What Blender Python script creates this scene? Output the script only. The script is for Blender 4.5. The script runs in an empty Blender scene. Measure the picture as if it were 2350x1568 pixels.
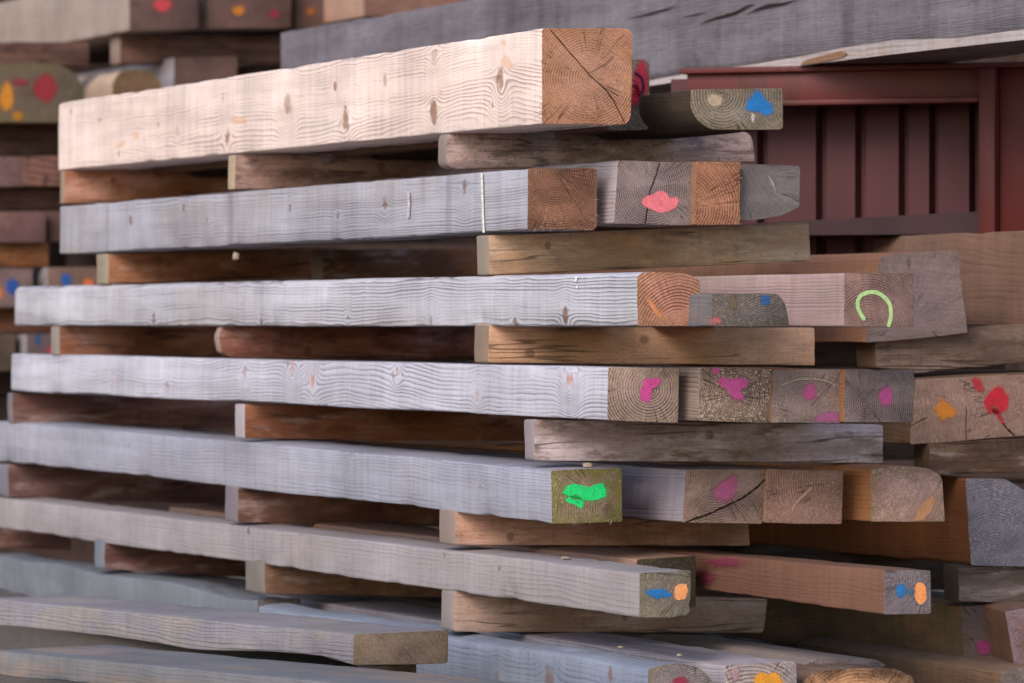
import bpy, bmesh, math, random
from mathutils import Vector, noise as mnoise
sc = bpy.context.scene
COL = sc.collection
R = math.radians

# ------------------------------------------------------------------ camera
W_, H_ = 2350.0, 1568.0          # units in which the photograph was measured
FPX, YAW, EYE = 11000.0, R(22.1), 0.74
HOR = 750.0
PITCH = math.atan((H_/2-HOR)/FPX)
CAM = Vector((0, 0, EYE))
Fv = Vector((math.sin(YAW)*math.cos(PITCH), math.cos(YAW)*math.cos(PITCH), -math.sin(PITCH)))
Rv = Vector((math.cos(YAW), -math.sin(YAW), 0))
Uv = Rv.cross(Fv)
cd = bpy.data.cameras.new('camera'); cam = bpy.data.objects.new('camera', cd); COL.objects.link(cam)
cam.location = CAM; cam.rotation_euler = (math.pi/2-PITCH, 0, -YAW)
cd.sensor_width = 36; cd.lens = 36*FPX/W_; cd.clip_end = 500; cd.clip_start = .1
cd.dof.use_dof = True; cd.dof.focus_distance = 8.62; cd.dof.aperture_fstop = 7.0
sc.camera = cam

def ray(px, py): return Fv*FPX + Rv*(px-W_/2) + Uv*(H_/2-py)
def at_y(px, py, Y):
    d = ray(px, py); return CAM + d*(Y/d.y)
def at_x(px, py, X):
    d = ray(px, py); return CAM + d*(X/d.x)
def at_plane(px, py, P0, n):
    d = ray(px, py); return CAM + d*((P0-CAM).dot(n)/d.dot(n))
def y_at(px, X):
    return at_x(px, HOR, X).y
XL = 3.377                       # left face of the main pile

# ------------------------------------------------------------------ node helpers
def lin(h):
    h = h.lstrip('#'); o = []
    for i in (0, 2, 4):
        c = int(h[i:i+2], 16)/255
        o.append(c/12.92 if c <= .04045 else ((c+.055)/1.055)**2.4)
    return (*o, 1)
class V:
    def __init__(s, g, k): s.g, s.k = g, k
    def __add__(s, o): return s.g.m('ADD', s, o)
    def __sub__(s, o): return s.g.m('SUBTRACT', s, o)
    def __mul__(s, o): return s.g.m('MULTIPLY', s, o)
    def __truediv__(s, o): return s.g.m('DIVIDE', s, o)
    __radd__ = __add__; __rmul__ = __mul__
    def __neg__(s): return s*-1.
    def __rsub__(s, o): return s.g.m('SUBTRACT', o, s)
    def __pow__(s, o): return s.g.m('POWER', s, o)
class Graph:
    def __init__(s, name):
        s.mat = bpy.data.materials.new(name); s.mat.use_nodes = True
        s.t = s.mat.node_tree; s.t.nodes.clear()
    def n(s, typ, **kw):
        x = s.t.nodes.new(typ)
        for k, v in kw.items(): setattr(x, k, v)
        return x
    def put(s, sock, v):
        if isinstance(v, V): s.t.links.new(v.k, sock)
        else: sock.default_value = v
    def m(s, op, *a, clamp=False):
        x = s.n('ShaderNodeMath', operation=op, use_clamp=clamp)
        for i, v in enumerate(a): s.put(x.inputs[i], v)
        return V(s, x.outputs[0])
    def xyz(s):
        tc = s.n('ShaderNodeTexCoord'); sp = s.n('ShaderNodeSeparateXYZ')
        s.t.links.new(tc.outputs['Object'], sp.inputs[0])
        return [V(s, o) for o in sp.outputs]
    def vec(s, a, b, c):
        x = s.n('ShaderNodeCombineXYZ')
        for i, v in enumerate((a, b, c)): s.put(x.inputs[i], v)
        return V(s, x.outputs[0])
    def noise(s, v, scale=1, detail=2, rough=.5):
        x = s.n('ShaderNodeTexNoise'); s.put(x.inputs['Vector'], v)
        x.inputs['Scale'].default_value = scale; x.inputs['Detail'].default_value = detail
        x.inputs['Roughness'].default_value = rough
        return V(s, x.outputs[0])
    def step(s, v, a, b):
        x = s.n('ShaderNodeMapRange', interpolation_type='SMOOTHSTEP'); s.put(x.inputs[0], v)
        x.inputs[1].default_value = a; x.inputs[2].default_value = b
        return V(s, x.outputs[0])
    def mix(s, f, a, b, blend='MIX'):
        x = s.n('ShaderNodeMix', data_type='RGBA', blend_type=blend); x.clamp_factor = True
        s.put(x.inputs[0], f); s.put(x.inputs[6], a); s.put(x.inputs[7], b)
        return V(s, x.outputs[2])
    def out(s, col, rough=.8, height=None, bump=.3, dist=.002, spec=.25, alpha=None, metal=0):
        b = s.n('ShaderNodeBsdfPrincipled'); o = s.n('ShaderNodeOutputMaterial')
        s.put(b.inputs['Base Color'], col); s.put(b.inputs['Roughness'], rough)
        b.inputs['Specular IOR Level'].default_value = spec; b.inputs['Metallic'].default_value = metal
        if height is not None:
            u = s.n('ShaderNodeBump'); u.inputs['Strength'].default_value = bump
            u.inputs['Distance'].default_value = dist; s.put(u.inputs['Height'], height)
            s.t.links.new(u.outputs[0], b.inputs['Normal'])
        if alpha is not None: s.put(b.inputs['Alpha'], alpha)
        s.t.links.new(b.outputs[0], o.inputs[0])
        return s.mat

SEED = [0]
def wood(light, dark, axis='y', pith=(0, 0), sp=.005, line=.6, amp=.012, amp2=.004, knots=(), knotcol='#7a5a48',
         band=0., bandcol='#8a8690', blot=0., blotcol='#6b6058', bs=(3, 9), speck=0., speckcol='#3a332c',
         grain=.15, streak=0., bump=.35, end=False, fuzz=0., fuzzcol='#d9c6a8', rim=0., rimcol='#6b6a3a', half=(.08, .06),
         knotamp=.8, saw=.12, seed=None, shear=0., slope=0., resin=0.):
    """solid wood: growth rings round a pith line run through the whole piece, plus knots, stains and weathering"""
    SEED[0] += 1; sd = seed if seed is not None else SEED[0]*7.31
    g = Graph('wood'); x, y, z = g.xyz()
    if shear or slope: x = x - y*shear; z = z - y*slope
    u, v, w = (x, z, y) if axis == 'y' else (y, z, x)
    big = g.noise(g.vec(u*3+sd, v*3, w*1.1), 1, 1) - .5
    mid = g.noise(g.vec(u*22, v*22+sd, w*6), 1, 2) - .5
    du, dv = u-pith[0], v-pith[1]
    ecc = .86+.3*((sd*3.7) % 1)
    r = g.m('SQRT', du*du*ecc+dv*dv) + big*(2*amp) + mid*(2*amp2)
    if not end:
        wv = g.noise(g.vec(u*5, v*9+sd, w*3.2), 1, 2) - .5
        wl_ = g.noise(g.vec(u*3+sd, v*3, w*.9), 1, 1) - .5
        r = r + wv*(amp*.7) + wl_*(amp*1.6)
        r = r + (g.noise(g.vec(r*38, sd, 0), 1, 1)-.5)*.014
    kmask = None; kr_ = random.Random(int(sd*10))
    kn2 = g.noise(g.vec(w*60+sd, v*60, 0), 1, 2) - .5 if knots else None
    for (kw, kv, ks) in knots:
        ks *= kr_.uniform(.55, 1.25); kv += kr_.uniform(-.006, .006); sg = 1 if pith[1] < kv else -1
        a, b = (w-kw)*(1/ks), (v-kv)*(1/(ks*kr_.uniform(.9, 1.5)))
        d2 = a*a+b*b+kn2*2.4
        r = r - (b+kr_.uniform(-.8, .8))*g.m('EXPONENT', a*a*-.22-b*b*.2)*(knotamp*ks*sg)
        core = g.m('SUBTRACT', kr_.uniform(.8, 1.7), d2, clamp=True)*kr_.uniform(.3, 1.)
        kmask = core if kmask is None else g.m('MAXIMUM', kmask, core)
    wob = g.noise(g.vec(u*90, v*90, w*25+sd), 1, 1) - .5
    ph = (r + wob*.0012)*(1/sp)
    saw = g.m('FRACT', ph)
    late = g.m('POWER', saw, 2.2) * (1 - g.step(saw, .86, 1.0))*1.7
    yr = g.noise(g.vec(g.m('FLOOR', ph), sd, 0), 1.37, 0)
    fade = g.noise(g.vec(u*7, v*24, w*1.6+sd), 1, 3)
    lines = g.m('MULTIPLY', late*(yr*.9+.55), g.step(fade, .36, .62)*.85+(.12 if not end else .3), clamp=True)
    col = g.mix(lines*line, lin(light), lin(dark))
    if band:      # marks running across the grain: saw chatter, old batten prints, rain runs
        bn = g.noise(g.vec(w*9+sd, v*1.2, u), 1, 3, .6)
        col = g.mix(g.step(bn, .5, .72)*band, col, lin(bandcol))
    if streak:    # weathering along the grain
        sn = g.noise(g.vec(w*1.5+sd*2, v*60, u*60), 1, 3, .6)
        col = g.mix(g.step(sn, .42, .72)*streak, col, lin(bandcol))
    if blot:
        b1 = g.noise(g.vec(w*bs[0]+sd*3, v*bs[1], u*bs[1]), 1, 4, .62)
        col = g.mix(g.step(b1, .45, .68)*blot, col, lin(blotcol))
    if speck:
        s1 = g.noise(g.vec(w*70+sd, v*110, u*110), 1, 3, .7)
        col = g.mix(g.step(s1, .56, .72)*speck, col, lin(speckcol))
    if not end:
        cs = g.noise(g.vec(w*55+sd, v*4, u*4), 1, 3, .65)
        c2 = g.noise(g.vec(w*2.6+sd, v*3.5, u*3), 1, 4, .65)
        cb = (cs-.5)*saw+(c2-.5)*.95+1.
        col = g.mix(1., col, g.vec(cb, cb, cb), 'MULTIPLY')
    fine = g.noise(g.vec(w*(18 if not end else 220)+sd, v*260, u*260), 1, 2)
    col = g.mix(1.0, col, g.vec(fine*(2*grain)+(1-grain), fine*(2*grain)+(1-grain), fine*(2*grain)+(1-grain)), 'MULTIPLY')
    h = fine*.5 - lines*.5
    if end:
        if rim:   # moss or damp creeping in from the edges of the sawn end
            e1 = g.m('MAXIMUM', g.m('ABSOLUTE', u)*(1/half[0]), g.m('ABSOLUTE', v)*(1/half[1]))
            rn = g.noise(g.vec(u*30+sd, v*30, 0), 1, 4, .65)
            col = g.mix(g.step(e1*.6+rn, .72, 1.15)*rim, col, lin(rimcol))
        r0 = g.m('SQRT', du*du+dv*dv); ang = g.m('ARCTAN2', dv, du)
        pa = g.noise(g.vec(u*16+sd, v*16, 0), 1, 4, .6)
        fib = g.noise(g.vec(r0*430+sd, ang*15, pa*2), 1, 3, .7)
        ray_ = g.noise(g.vec(ang*16+sd, r0*9, 0), 1, 3, .65)
        br = (pa-.5)*.9+(ray_-.5)*.5+(fib-.5)*.7+1.
        col = g.mix(1., col, g.vec(br, br, br), 'MULTIPLY')
        if fuzz:  # torn pale fibres left by the chainsaw
            f1 = g.noise(g.vec(u*150+sd, v*190+fib*3, 0), 1, 4, .75)
            f2 = g.noise(g.vec(u*13, v*13+sd, 0), 1, 3)
            col = g.mix(g.step(f1*.6+fib*.4, .50, .60)*g.step(f2, .38, .54)*fuzz, col, lin(fuzzcol))
            h = h + f1*.8
        h = h + fib*.6
        ck = g.noise(g.vec(ang*7+sd, r0*4, 0), 1, 2)
        ckm = (1.-g.step(g.m('ABSOLUTE', ck-.5), .004, .016))*g.step(g.noise(g.vec(u*15, v*15+sd*2, 0), 1, 2), .5, .6)
        col = g.mix(ckm*.65, col, lin('#33261d')); h = h - ckm*.8
        sawm = g.noise(g.vec(u*10+v*160+sd, v*4, 0), 1, 1)
        sc_ = g.noise(g.vec((u*math.cos(sd)+v*math.sin(sd))*190, (v*math.cos(sd)-u*math.sin(sd))*5, sd), 1, 2)
        sb = (sc_-.5)*.38+1.
        col = g.mix(1., col, g.vec(sb, sb, sb), 'MULTIPLY')
        h = h + sawm*.35 + sc_*.6
    if kmask is not None:
        kr = g.m('FRACT', g.m('SQRT', du*du+dv*dv)*400)*.25
        col = g.mix(g.m('MULTIPLY', g.step(kmask, 0, .8), .8), col, g.mix(kr, lin(knotcol), lin('#4b352a')))
    if resin:
        rs = g.noise(g.vec(w*5+sd, v*16, u*4), 1, 2)
        col = g.mix(g.step(rs, .69, .73)*resin, col, lin('#c98a3c'))
    col = g.mix(1., col, (1.05, .96, 1.08, 1) if end else (1.03, .99, .95, 1), 'MULTIPLY')
    return g.out(col, .82, h, bump, .0025, .18)


def board(light, dark, stain='#5d4e42', pale='#b8aca0', sp=.012, scale=1., streak=.4, speck=.4, saw=.25, patch=.8, palef=.4, knots=1, bump=.4, seed=None):
    """flat-sawn batten face: blotchy weathering, grain streaks, saw marks, specks and a knot or two"""
    SEED[0] += 1; sd = SEED[0]*5.17; rnd = random.Random(SEED[0])
    g = Graph('batten_wood'); w, y, v = g.xyz(); y2 = y*6.
    p1 = g.noise(g.vec(w*4.5*scale+sd, v*13*scale, y2), 1, 5, .62)
    p2 = g.noise(g.vec(w*13*scale, v*38*scale+sd, y2), 1, 5, .68)
    p3 = g.noise(g.vec(w*7*scale+sd*2, v*26*scale, y2), 1, 5, .65)
    st = g.noise(g.vec(w*4+p1*2, v*150+sd, y*150), 1, 3, .6)
    col = g.mix(g.step(p1, .38, .60), lin(dark), lin(light))
    col = g.mix(g.step(p2, .50, .66)*patch, col, lin(stain))
    col = g.mix(g.step(p3, .52, .68)*palef, col, lin(pale))
    col = g.mix(g.step(st, .47, .68)*streak, col, lin(dark))
    sw = g.noise(g.vec(w*85+sd, v*5, y*5), 1, 3, .6)
    s2 = g.noise(g.vec(w*5, v*9+sd, 0), 1, 1)
    col = g.mix(g.step(sw, .48, .68)*g.step(s2, .4, .6)*saw, col, lin(stain))
    sk = g.noise(g.vec(w*120+sd, v*170, y*170), 1, 3, .75)
    col = g.mix(g.step(sk, .55, .68)*speck, col, lin('#40352c'))
    ckb = g.noise(g.vec(w*1.7+sd, v*34, y*34+sd), 1, 2)
    ckg = g.noise(g.vec(w*3.1, v*16+sd*2, 0), 1, 2)
    ckm = (1.-g.step(g.m('ABSOLUTE', ckb-.5), .006, .022))*g.step(ckg, .48, .58)
    col = g.mix(ckm*.6, col, lin('#30261e'))
    for i in range(knots):
        a, b = (w-rnd.uniform(-.28, .28))*(1/rnd.uniform(.006, .012)), (v-rnd.uniform(-.02, .02))*(1/.009)
        d2 = a*a+b*b+(p2-.5)*1.2
        col = g.mix(g.step(d2, 1.6, .3)*.55, col, lin('#55402f'))
    fine = g.noise(g.vec(w*26+sd, v*380, y*380), 1, 3, .6)*.7+.65
    col = g.mix(1., col, g.vec(fine, fine, fine), 'MULTIPLY')
    col = g.mix(1., col, (1.06, .975, 1.10, 1), 'MULTIPLY')
    return g.out(col, .85, fine+p2*.8+st*.5-sk*.3-ckm*1.5, bump*1.3, .003, .15)

# ------------------------------------------------------------------ mesh helpers
def round_poly(pts, r):
    out = []; n = len(pts)
    for i, p in enumerate(pts):
        q = Vector(p[:2]); a = Vector(pts[i-1][:2]); b = Vector(pts[(i+1) % n][:2])
        rr = p[2] if len(p) > 2 else r
        da, db = (a-q), (b-q)
        ra, rb = min(rr, da.length*.45), min(rr, db.length*.45)
        A, B = q+da.normalized()*ra, q+db.normalized()*rb
        k = 5 if rr > .012 else 3
        for j in range(k+1):
            t = j/k
            out.append(A*(1-t)**2 + q*2*t*(1-t) + B*t*t)
    return out
def resample(pts, ds, jit, sd):
    out = []; n = len(pts)
    for i, p in enumerate(pts):
        q = pts[(i+1) % n]; L = (q-p).length; k = max(1, int(L/ds))
        for j in range(k): out.append(p.lerp(q, j/k))
    c = sum(out, Vector((0, 0)))/len(out); res = []
    for p in out:
        d = (p-c).normalized()
        nn = mnoise.noise(Vector((p.x*14+sd, p.y*14, sd*1.7))) + .5*mnoise.noise(Vector((p.x*45+sd, p.y*45, sd*.7)))
        res.append(p + d*nn*jit)
    return res
def tag(o, label=None, cat=None, group=None, kind=None):
    if label: o['label'] = label; o['kind'] = 'thing'
    if cat: o['category'] = cat
    if group: o['group'] = group
    if kind: o['kind'] = kind
    return o
def link(name, bm, mat, parent=None, loc=None, sharp=35):
    me = bpy.data.meshes.new(name); bm.normal_update(); bm.to_mesh(me); bm.free()
    me.materials.append(mat)
    for p in me.polygons: p.use_smooth = True
    me.set_sharp_from_angle(angle=R(sharp))
    o = bpy.data.objects.new(name, me); COL.objects.link(o)
    if parent is not None: o.parent = parent
    if loc is not None: o.location = loc
    return o
def split_end(bm, test):
    """move the faces of the sawn end into a mesh of their own"""
    b2 = bmesh.new(); vm = {}; dead = []
    for f in bm.faces:
        if test(f):
            vs = []
            for v in f.verts:
                if v not in vm: vm[v] = b2.verts.new(v.co)
                vs.append(vm[v])
            b2.faces.new(vs); dead.append(f)
    bmesh.ops.delete(bm, geom=dead, context='FACES')
    return b2
TN = [0]
def timber(name, label, cat, group, poly, Y0, side, end, far=None, L=3.3, yaw=0., r=.004, jit=.0012, wob=0., bow=0.,
           bev=.0007, drop=0., endname='sawn_end', ds=.03, wobtop=0.):
    """a long piece lying along the pile: poly outlines its near end"""
    TN[0] += 1; sd = TN[0]*3.77; rnd = random.Random(TN[0])
    P = [at_y(p[0], p[1], Y0) for p in poly]
    xs = [p.x for p in P]; zs = [p.z for p in P]
    ox, oz = (min(xs)+max(xs))/2, (min(zs)+max(zs))/2
    mpp = (Y0/ray(1500, HOR).y)
    pts = [(p.x-ox, p.z-oz, *( [q[2]*mpp] if len(q) > 2 else [])) for p, q in zip(P, poly)]
    ol = resample(round_poly(pts, r), ds, jit, sd)
    if sum(a.x*b.y-b.x*a.y for a, b in zip(ol, ol[1:]+ol[:1])) > 0: ol.reverse()
    z0, z1 = min(zs)-oz, max(zs)-oz
    ty = math.tan(yaw); zb0f, zt0f = z0, z1
    if far:
        fx, ft, fb = far; d = ray(fx, (ft+fb)/2)
        x0 = min(xs)                                   # left edge:  X = x0 + ty*(Y-Y0) meets the ray
        t = (x0-ty*Y0)/(d.x-ty*d.y); L = d.y*t-Y0
        dt, db = ray(fx, ft), ray(fx, fb)
        zt0f = EYE+dt.z*t-oz; zb0f = EYE+db.z*t-oz
    else:
        zb0f -= drop; zt0f -= drop
    h0 = z1-z0; hf = zt0f-zb0f
    nseg = max(6, int(L/.03))
    bm = bmesh.new(); rings = []
    ys = [0, bev] + [bev+(L-2*bev)*i/nseg for i in range(1, nseg+1)] + [L]
    for k, yy in enumerate(ys):
        t = yy/L; ins = 1-(bev/max(h0*.5, .02)) if k in (0, len(ys)-1) else 1
        zb = z0+(zb0f-z0)*t; h = h0+(hf-h0)*t
        row = []
        for p in ol:
            px, pz = p.x*ins, p.y*ins
            s = (pz-z0)/h0
            q = Vector((px+ty*yy, yy, zb+s*h+bow*4*t*(1-t)))
            if k not in (0,):
                e = min(1, yy/.05)
                q.x += .0016*e*mnoise.noise(Vector((px*8+sd, yy*3.1, pz*9)))
                q.z += .0016*e*mnoise.noise(Vector((px*8, yy*3.3+sd, pz*9)))
                if wob:
                    q.z += e*wob*(1-s)*mnoise.noise(Vector((sd, yy*2.3, .3)))*2 + e*wob*.4*(1-s)*mnoise.noise(Vector((sd+9, yy*6.5, .3)))
                    q.x += e*wob*.5*mnoise.noise(Vector((sd+4, yy*2.9, .7+s)))
                if wobtop: q.z += e*wobtop*s*mnoise.noise(Vector((sd+5, yy*2.7, .1)))*2
            cd_ = min((Vector((c[0], c[1]))-p).length for c in pts)
            if cd_ < .009 and k > 0:
                dn = max(0, mnoise.noise(Vector((px*20+sd, yy*11, pz*20)))-.12)*.012 + max(0, mnoise.noise(Vector((px*20+sd, yy*37, pz*20)))-.3)*.006
                cc = Vector((-px, 0, -pz)).normalized(); q += cc*dn*(1-cd_/.009)
            row.append(bm.verts.new(q))
        rings.append(row)
    n = len(ol)
    for a, b in zip(rings, rings[1:]):
        for i in range(n):
            bm.faces.new((a[i], a[(i+1) % n], b[(i+1) % n], b[i]))
    bm.faces.new(list(reversed(rings[0]))); bm.faces.new(rings[-1])
    bmesh.ops.recalc_face_normals(bm, faces=bm.faces[:]); bm.normal_update()
    eb = split_end(bm, lambda f: f.calc_center_median().y < bev*.8)
    slp = ((zb0f+zt0f)-(z0+z1))/2/L
    o = link(name, bm, side(ty, slp), loc=(ox, Y0, oz)); tag(o, label, cat, group)
    e = link(endname, eb, end(ty, slp), parent=o)
    o['_y'] = Y0
    return o
def batten(label, cat, group, poly, back, side, end, X=XL, r=.004, jit=.002, name='spacer_batten', Y=None, th=None, bev=.0022, right=False):
    """a cross piece: poly outlines its broad front face, back is where the rear edge of its left end shows"""
    TN[0] += 1; sd = TN[0]*2.91
    lx = min(p[0] for p in poly)
    Y0 = Y if Y is not None else y_at(lx, X)
    T = th if th is not None else y_at(back, X)-Y0
    P = [at_y(p[0], p[1], Y0) for p in poly]
    xs = [p.x for p in P]; zs = [p.z for p in P]
    ox, oz = (min(xs)+max(xs))/2, (min(zs)+max(zs))/2
    mpp = (Y0/ray(1500, HOR).y)
    pts = [(p.x-ox, p.z-oz, *( [q[2]*mpp] if len(q) > 2 else [])) for p, q in zip(P, poly)]
    ol = resample(round_poly(pts, r), .02, jit, sd)
    if sum(a.x*b.y-b.x*a.y for a, b in zip(ol, ol[1:]+ol[:1])) > 0: ol.reverse()
    bm = bmesh.new(); rings = []
    for yy, ins in ((0, bev), (bev*.3, bev*.35), (bev, 0), (T*.5, -.0006), (T-bev, 0), (T, bev)):
        row = []
        for i, p in enumerate(ol):
            a, b = ol[i-1], ol[(i+1) % len(ol)]
            tn = (b-a).normalized(); nr = Vector((-tn.y, tn.x))
            if nr.dot(-p) < 0 and False: nr = -nr
            q = p - nr*ins*(1 if True else -1)
            row.append(bm.verts.new((q.x, yy+.002*mnoise.noise(Vector((p.x*6+sd, p.y*15, yy*5))), q.y)))
        rings.append(row)
    # make sure the inset went inwards
    c0 = sum((v.co.x-0)**2+v.co.z**2 for v in rings[0]); c2 = sum((v.co.x)**2+v.co.z**2 for v in rings[2])
    if c0 > c2:
        for row, ins in zip(rings, (bev, bev*.35, 0, -.0006, 0, bev)):
            for i, v in enumerate(row):
                a, b = ol[i-1], ol[(i+1) % len(ol)]
                tn = (b-a).normalized(); nr = Vector((-tn.y, tn.x)); q = ol[i]+nr*ins
                v.co.x, v.co.z = q.x, q.y
    n = len(ol)
    for a, b in zip(rings, rings[1:]):
        for i in range(n): bm.faces.new((a[i], a[(i+1) % n], b[(i+1) % n], b[i]))
    bm.faces.new(list(reversed(rings[0]))); bm.faces.new(rings[-1])
    bmesh.ops.recalc_face_normals(bm, faces=bm.faces[:]); bm.normal_update()
    xm = min(v.co.x for v in bm.verts)
    eb = split_end(bm, lambda f: f.normal.x < -.6 and f.calc_center_median().x < xm+.03)
    o = link(name, bm, side, loc=(ox, Y0, oz)); tag(o, label, cat, group)
    if len(eb.faces): link('sawn_end', eb, end, parent=o)
    else: eb.free()
    o['_y'] = Y0
    return o

# ------------------------------------------------------------------ paint, cracks, splinters (children of a timber)
PM = {}
def paint_mat(col, soft):
    k = (col, soft)
    if k in PM: return PM[k]
    g = Graph('spray_paint'); x, y, z = g.xyz()
    at = g.n('ShaderNodeAttribute', attribute_name='cover'); c = V(g, at.outputs['Fac'])
    n1 = g.noise(g.vec(x*150, y*150, z*150), 1, 3, .65); n2 = g.noise(g.vec(x*500, 0, z*500), 1, 2)
    a = g.step(c + (n1-.5)*(1.0 if soft else .6) + (n2-.5)*(.9 if soft else .5), .20, .95 if soft else .42)
    shade = g.noise(g.vec(x*60, 3, z*60), 1, 4, .75)*.9+.5 + (n2-.5)*.5
    PM[k] = g.out(g.mix(1., lin(col), g.vec(shade, shade, shade), 'MULTIPLY'), .6, n1, .3, .001, .3, a*(g.step(n2, .34, .56)*.32+(.55 if soft else .64)))
    return PM[k]
def paint(o, pts, col, soft=True, name='paint_mark', off=.0012, core=.55):
    """a sprayed mark on the sawn end; pts = outline, or (cx, cy, rx, ry[, seed])"""
    Y0 = o['_y']
    if len(pts) in (4, 5) and not hasattr(pts[0], '__len__'):
        cx, cy, rx, ry = pts[:4]; rn = random.Random(pts[4] if len(pts) > 4 else cx)
        f = [rn.uniform(.86, 1.14) for _ in range(9)]; pts = []
        for i in range(36):
            q = i/36*9; a, b = f[int(q) % 9], f[(int(q)+1) % 9]; t = q-int(q); t = t*t*(3-2*t); m = a+(b-a)*t
            pts.append((cx+rx*m*math.cos(i/36*math.tau), cy+ry*m*math.sin(i/36*math.tau)))
    P = [at_y(a, b, Y0)-o.location for a, b in pts]
    c = sum(P, Vector())/len(P)
    bm = bmesh.new(); ly = bm.verts.layers.float.new('cover')
    rings = []
    for s, cv in ((1.42, 0.), (1.0, .40), (core*1.1, .95), (core*.4, 1.)) if soft else ((1.14, 0.), (core, 1.), (core*.4, 1.)):
        row = []
        for p in P:
            v = bm.verts.new((c.x+(p.x-c.x)*s, -off, c.z+(p.z-c.z)*s)); v[ly] = cv; row.append(v)
        rings.append(row)
    n = len(P)
    for a, b in zip(rings, rings[1:]):
        for i in range(n): bm.faces.new((a[i], a[(i+1) % n], b[(i+1) % n], b[i]))
    bm.faces.new(rings[-1])
    bmesh.ops.recalc_face_normals(bm, faces=bm.faces[:])
    return link(name, bm, paint_mat(col, soft), parent=o)
def stroke(o, path, w, col, name='paint_mark', soft=False, off=.0012):
    """a painted line along path on the sawn end"""
    Y0 = o['_y']; P = [at_y(a, b, Y0)-o.location for a, b in path]; hw = w*.0008/2
    bm = bmesh.new(); ly = bm.verts.layers.float.new('cover'); prev = None
    for i, p in enumerate(P):
        t = (P[min(i+1, len(P)-1)]-P[max(i-1, 0)]).normalized(); nn = Vector((-t.z, 0, t.x))
        e = .35 if i in (0, len(P)-1) else 1
        row = []
        for s, cv in ((-1, 0), (-.5, 1), (.5, 1), (1, 0)):
            q = p+nn*hw*s*(e if abs(s) > .6 else e); v = bm.verts.new((q.x, -off, q.z)); v[ly] = cv if e == 1 else cv*.6; row.append(v)
        if prev:
            for k in range(3): bm.faces.new((prev[k], prev[k+1], row[k+1], row[k]))
        prev = row
    bmesh.ops.recalc_face_normals(bm, faces=bm.faces[:])
    return link(name, bm, paint_mat(col, soft), parent=o)
def smooth_path(pts, k=6):
    out = []
    for i in range(len(pts)-1):
        p0, p1, p2, p3 = pts[max(i-1, 0)], pts[i], pts[i+1], pts[min(i+2, len(pts)-1)]
        for j in range(k):
            t = j/k
            out.append(tuple(.5*(2*b+(c-a)*t+(2*a-5*b+4*c-d)*t*t+(3*b-a-3*c+d)*t**3) for a, b, c, d in zip(p0, p1, p2, p3)))
    out.append(pts[-1]); return out
g = Graph('crack_shadow'); CRACK = g.out(lin('#2a1d15'), .95)
def crack(o, path, w, name='crack', rn=0):
    Y0 = o['_y']; rnd = random.Random(len(path)+int(path[0][0])); path = smooth_path(path, 5)
    P = [at_y(a+rnd.uniform(-.7, .7), b+rnd.uniform(-.7, .7), Y0)-o.location for a, b in path]
    bm = bmesh.new(); prev = None; N = len(P)
    for i, p in enumerate(P):
        t = (P[min(i+1, N-1)]-P[max(i-1, 0)]).normalized(); nn = Vector((-t.z, 0, t.x))
        hw = w*.0004*(rnd.uniform(.6, 1.2))*(1 if 0 < i < N-1 else .2)
        row = [bm.verts.new((p.x+nn.x*hw*s, -.0009, p.z+nn.z*hw*s)) for s in (-1, 1)]
        if prev: bm.faces.new((prev[0], prev[1], row[1], row[0]))
        prev = row
    bmesh.ops.recalc_face_normals(bm, faces=bm.faces[:])
    return link(name, bm, CRACK, parent=o)
g = Graph('splinter_wood'); SPL = g.out(lin('#a98563'), .8)
g = Graph('splinter_grey'); SPLG = g.out(lin('#9a8a78'), .8)
def splinters(o, a, b, n, direc, ln, mat=None, seed=1):
    """torn fibres along the edge a-b of the sawn end"""
    rnd = random.Random(seed); Y0 = o['_y']; bm = bmesh.new(); n = max(5, int(n*.55))
    for i in range(n):
        t = rnd.random(); p = at_y(a[0]+(b[0]-a[0])*t, a[1]+(b[1]-a[1])*t, Y0)-o.location
        L = ln*.0008*rnd.uniform(.2, 1)**2*1.5; d = Vector((direc[0]+rnd.uniform(-.5, .5), rnd.uniform(-.5, .2), -direc[1]+rnd.uniform(-.6, .6))).normalized()
        w = rnd.uniform(.0004, .0010); s = d.cross(Vector((0, 1, 0)))
        s = (s if s.length > .1 else Vector((1, 0, 0))).normalized()*w
        q = p+d*L+Vector((0, -.002, rnd.uniform(-.003, .001)))
        v = [bm.verts.new(p-s-d*.004), bm.verts.new(p+s-d*.004), bm.verts.new(p+Vector((0, -w*1.5, 0))-d*.004), bm.verts.new(q)]
        for f in ((0, 1, 3), (1, 2, 3), (2, 0, 3)): bm.faces.new([v[k] for k in f])
    bmesh.ops.recalc_face_normals(bm, faces=bm.faces[:])
    s_ = link('splinters', bm, mat or SPL, parent=o); s_['kind'] = 'stuff'; return s_
def side_mark(o, path, w, col, name='chalk_line', X=XL):
    """a chalk line on the left face; path in measured units, on the plane of that face"""
    P = [at_x(a, b, X)-o.location for a, b in path]; hw = w*.0021/2
    bm = bmesh.new(); ly = bm.verts.layers.float.new('cover'); prev = None
    for i, p in enumerate(P):
        row = []
        for s, cv in ((-1, 0), (-.4, 1), (.4, 1), (1, 0)):
            v = bm.verts.new((p.x-.0035, p.y+hw*s, p.z)); v[ly] = cv; row.append(v)
        if prev:
            for k in range(3): bm.faces.new((prev[k], prev[k+1], row[k+1], row[k]))
        prev = row
    bmesh.ops.recalc_face_normals(bm, faces=bm.faces[:])
    return link(name, bm, paint_mat(col, False), parent=o)
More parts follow.
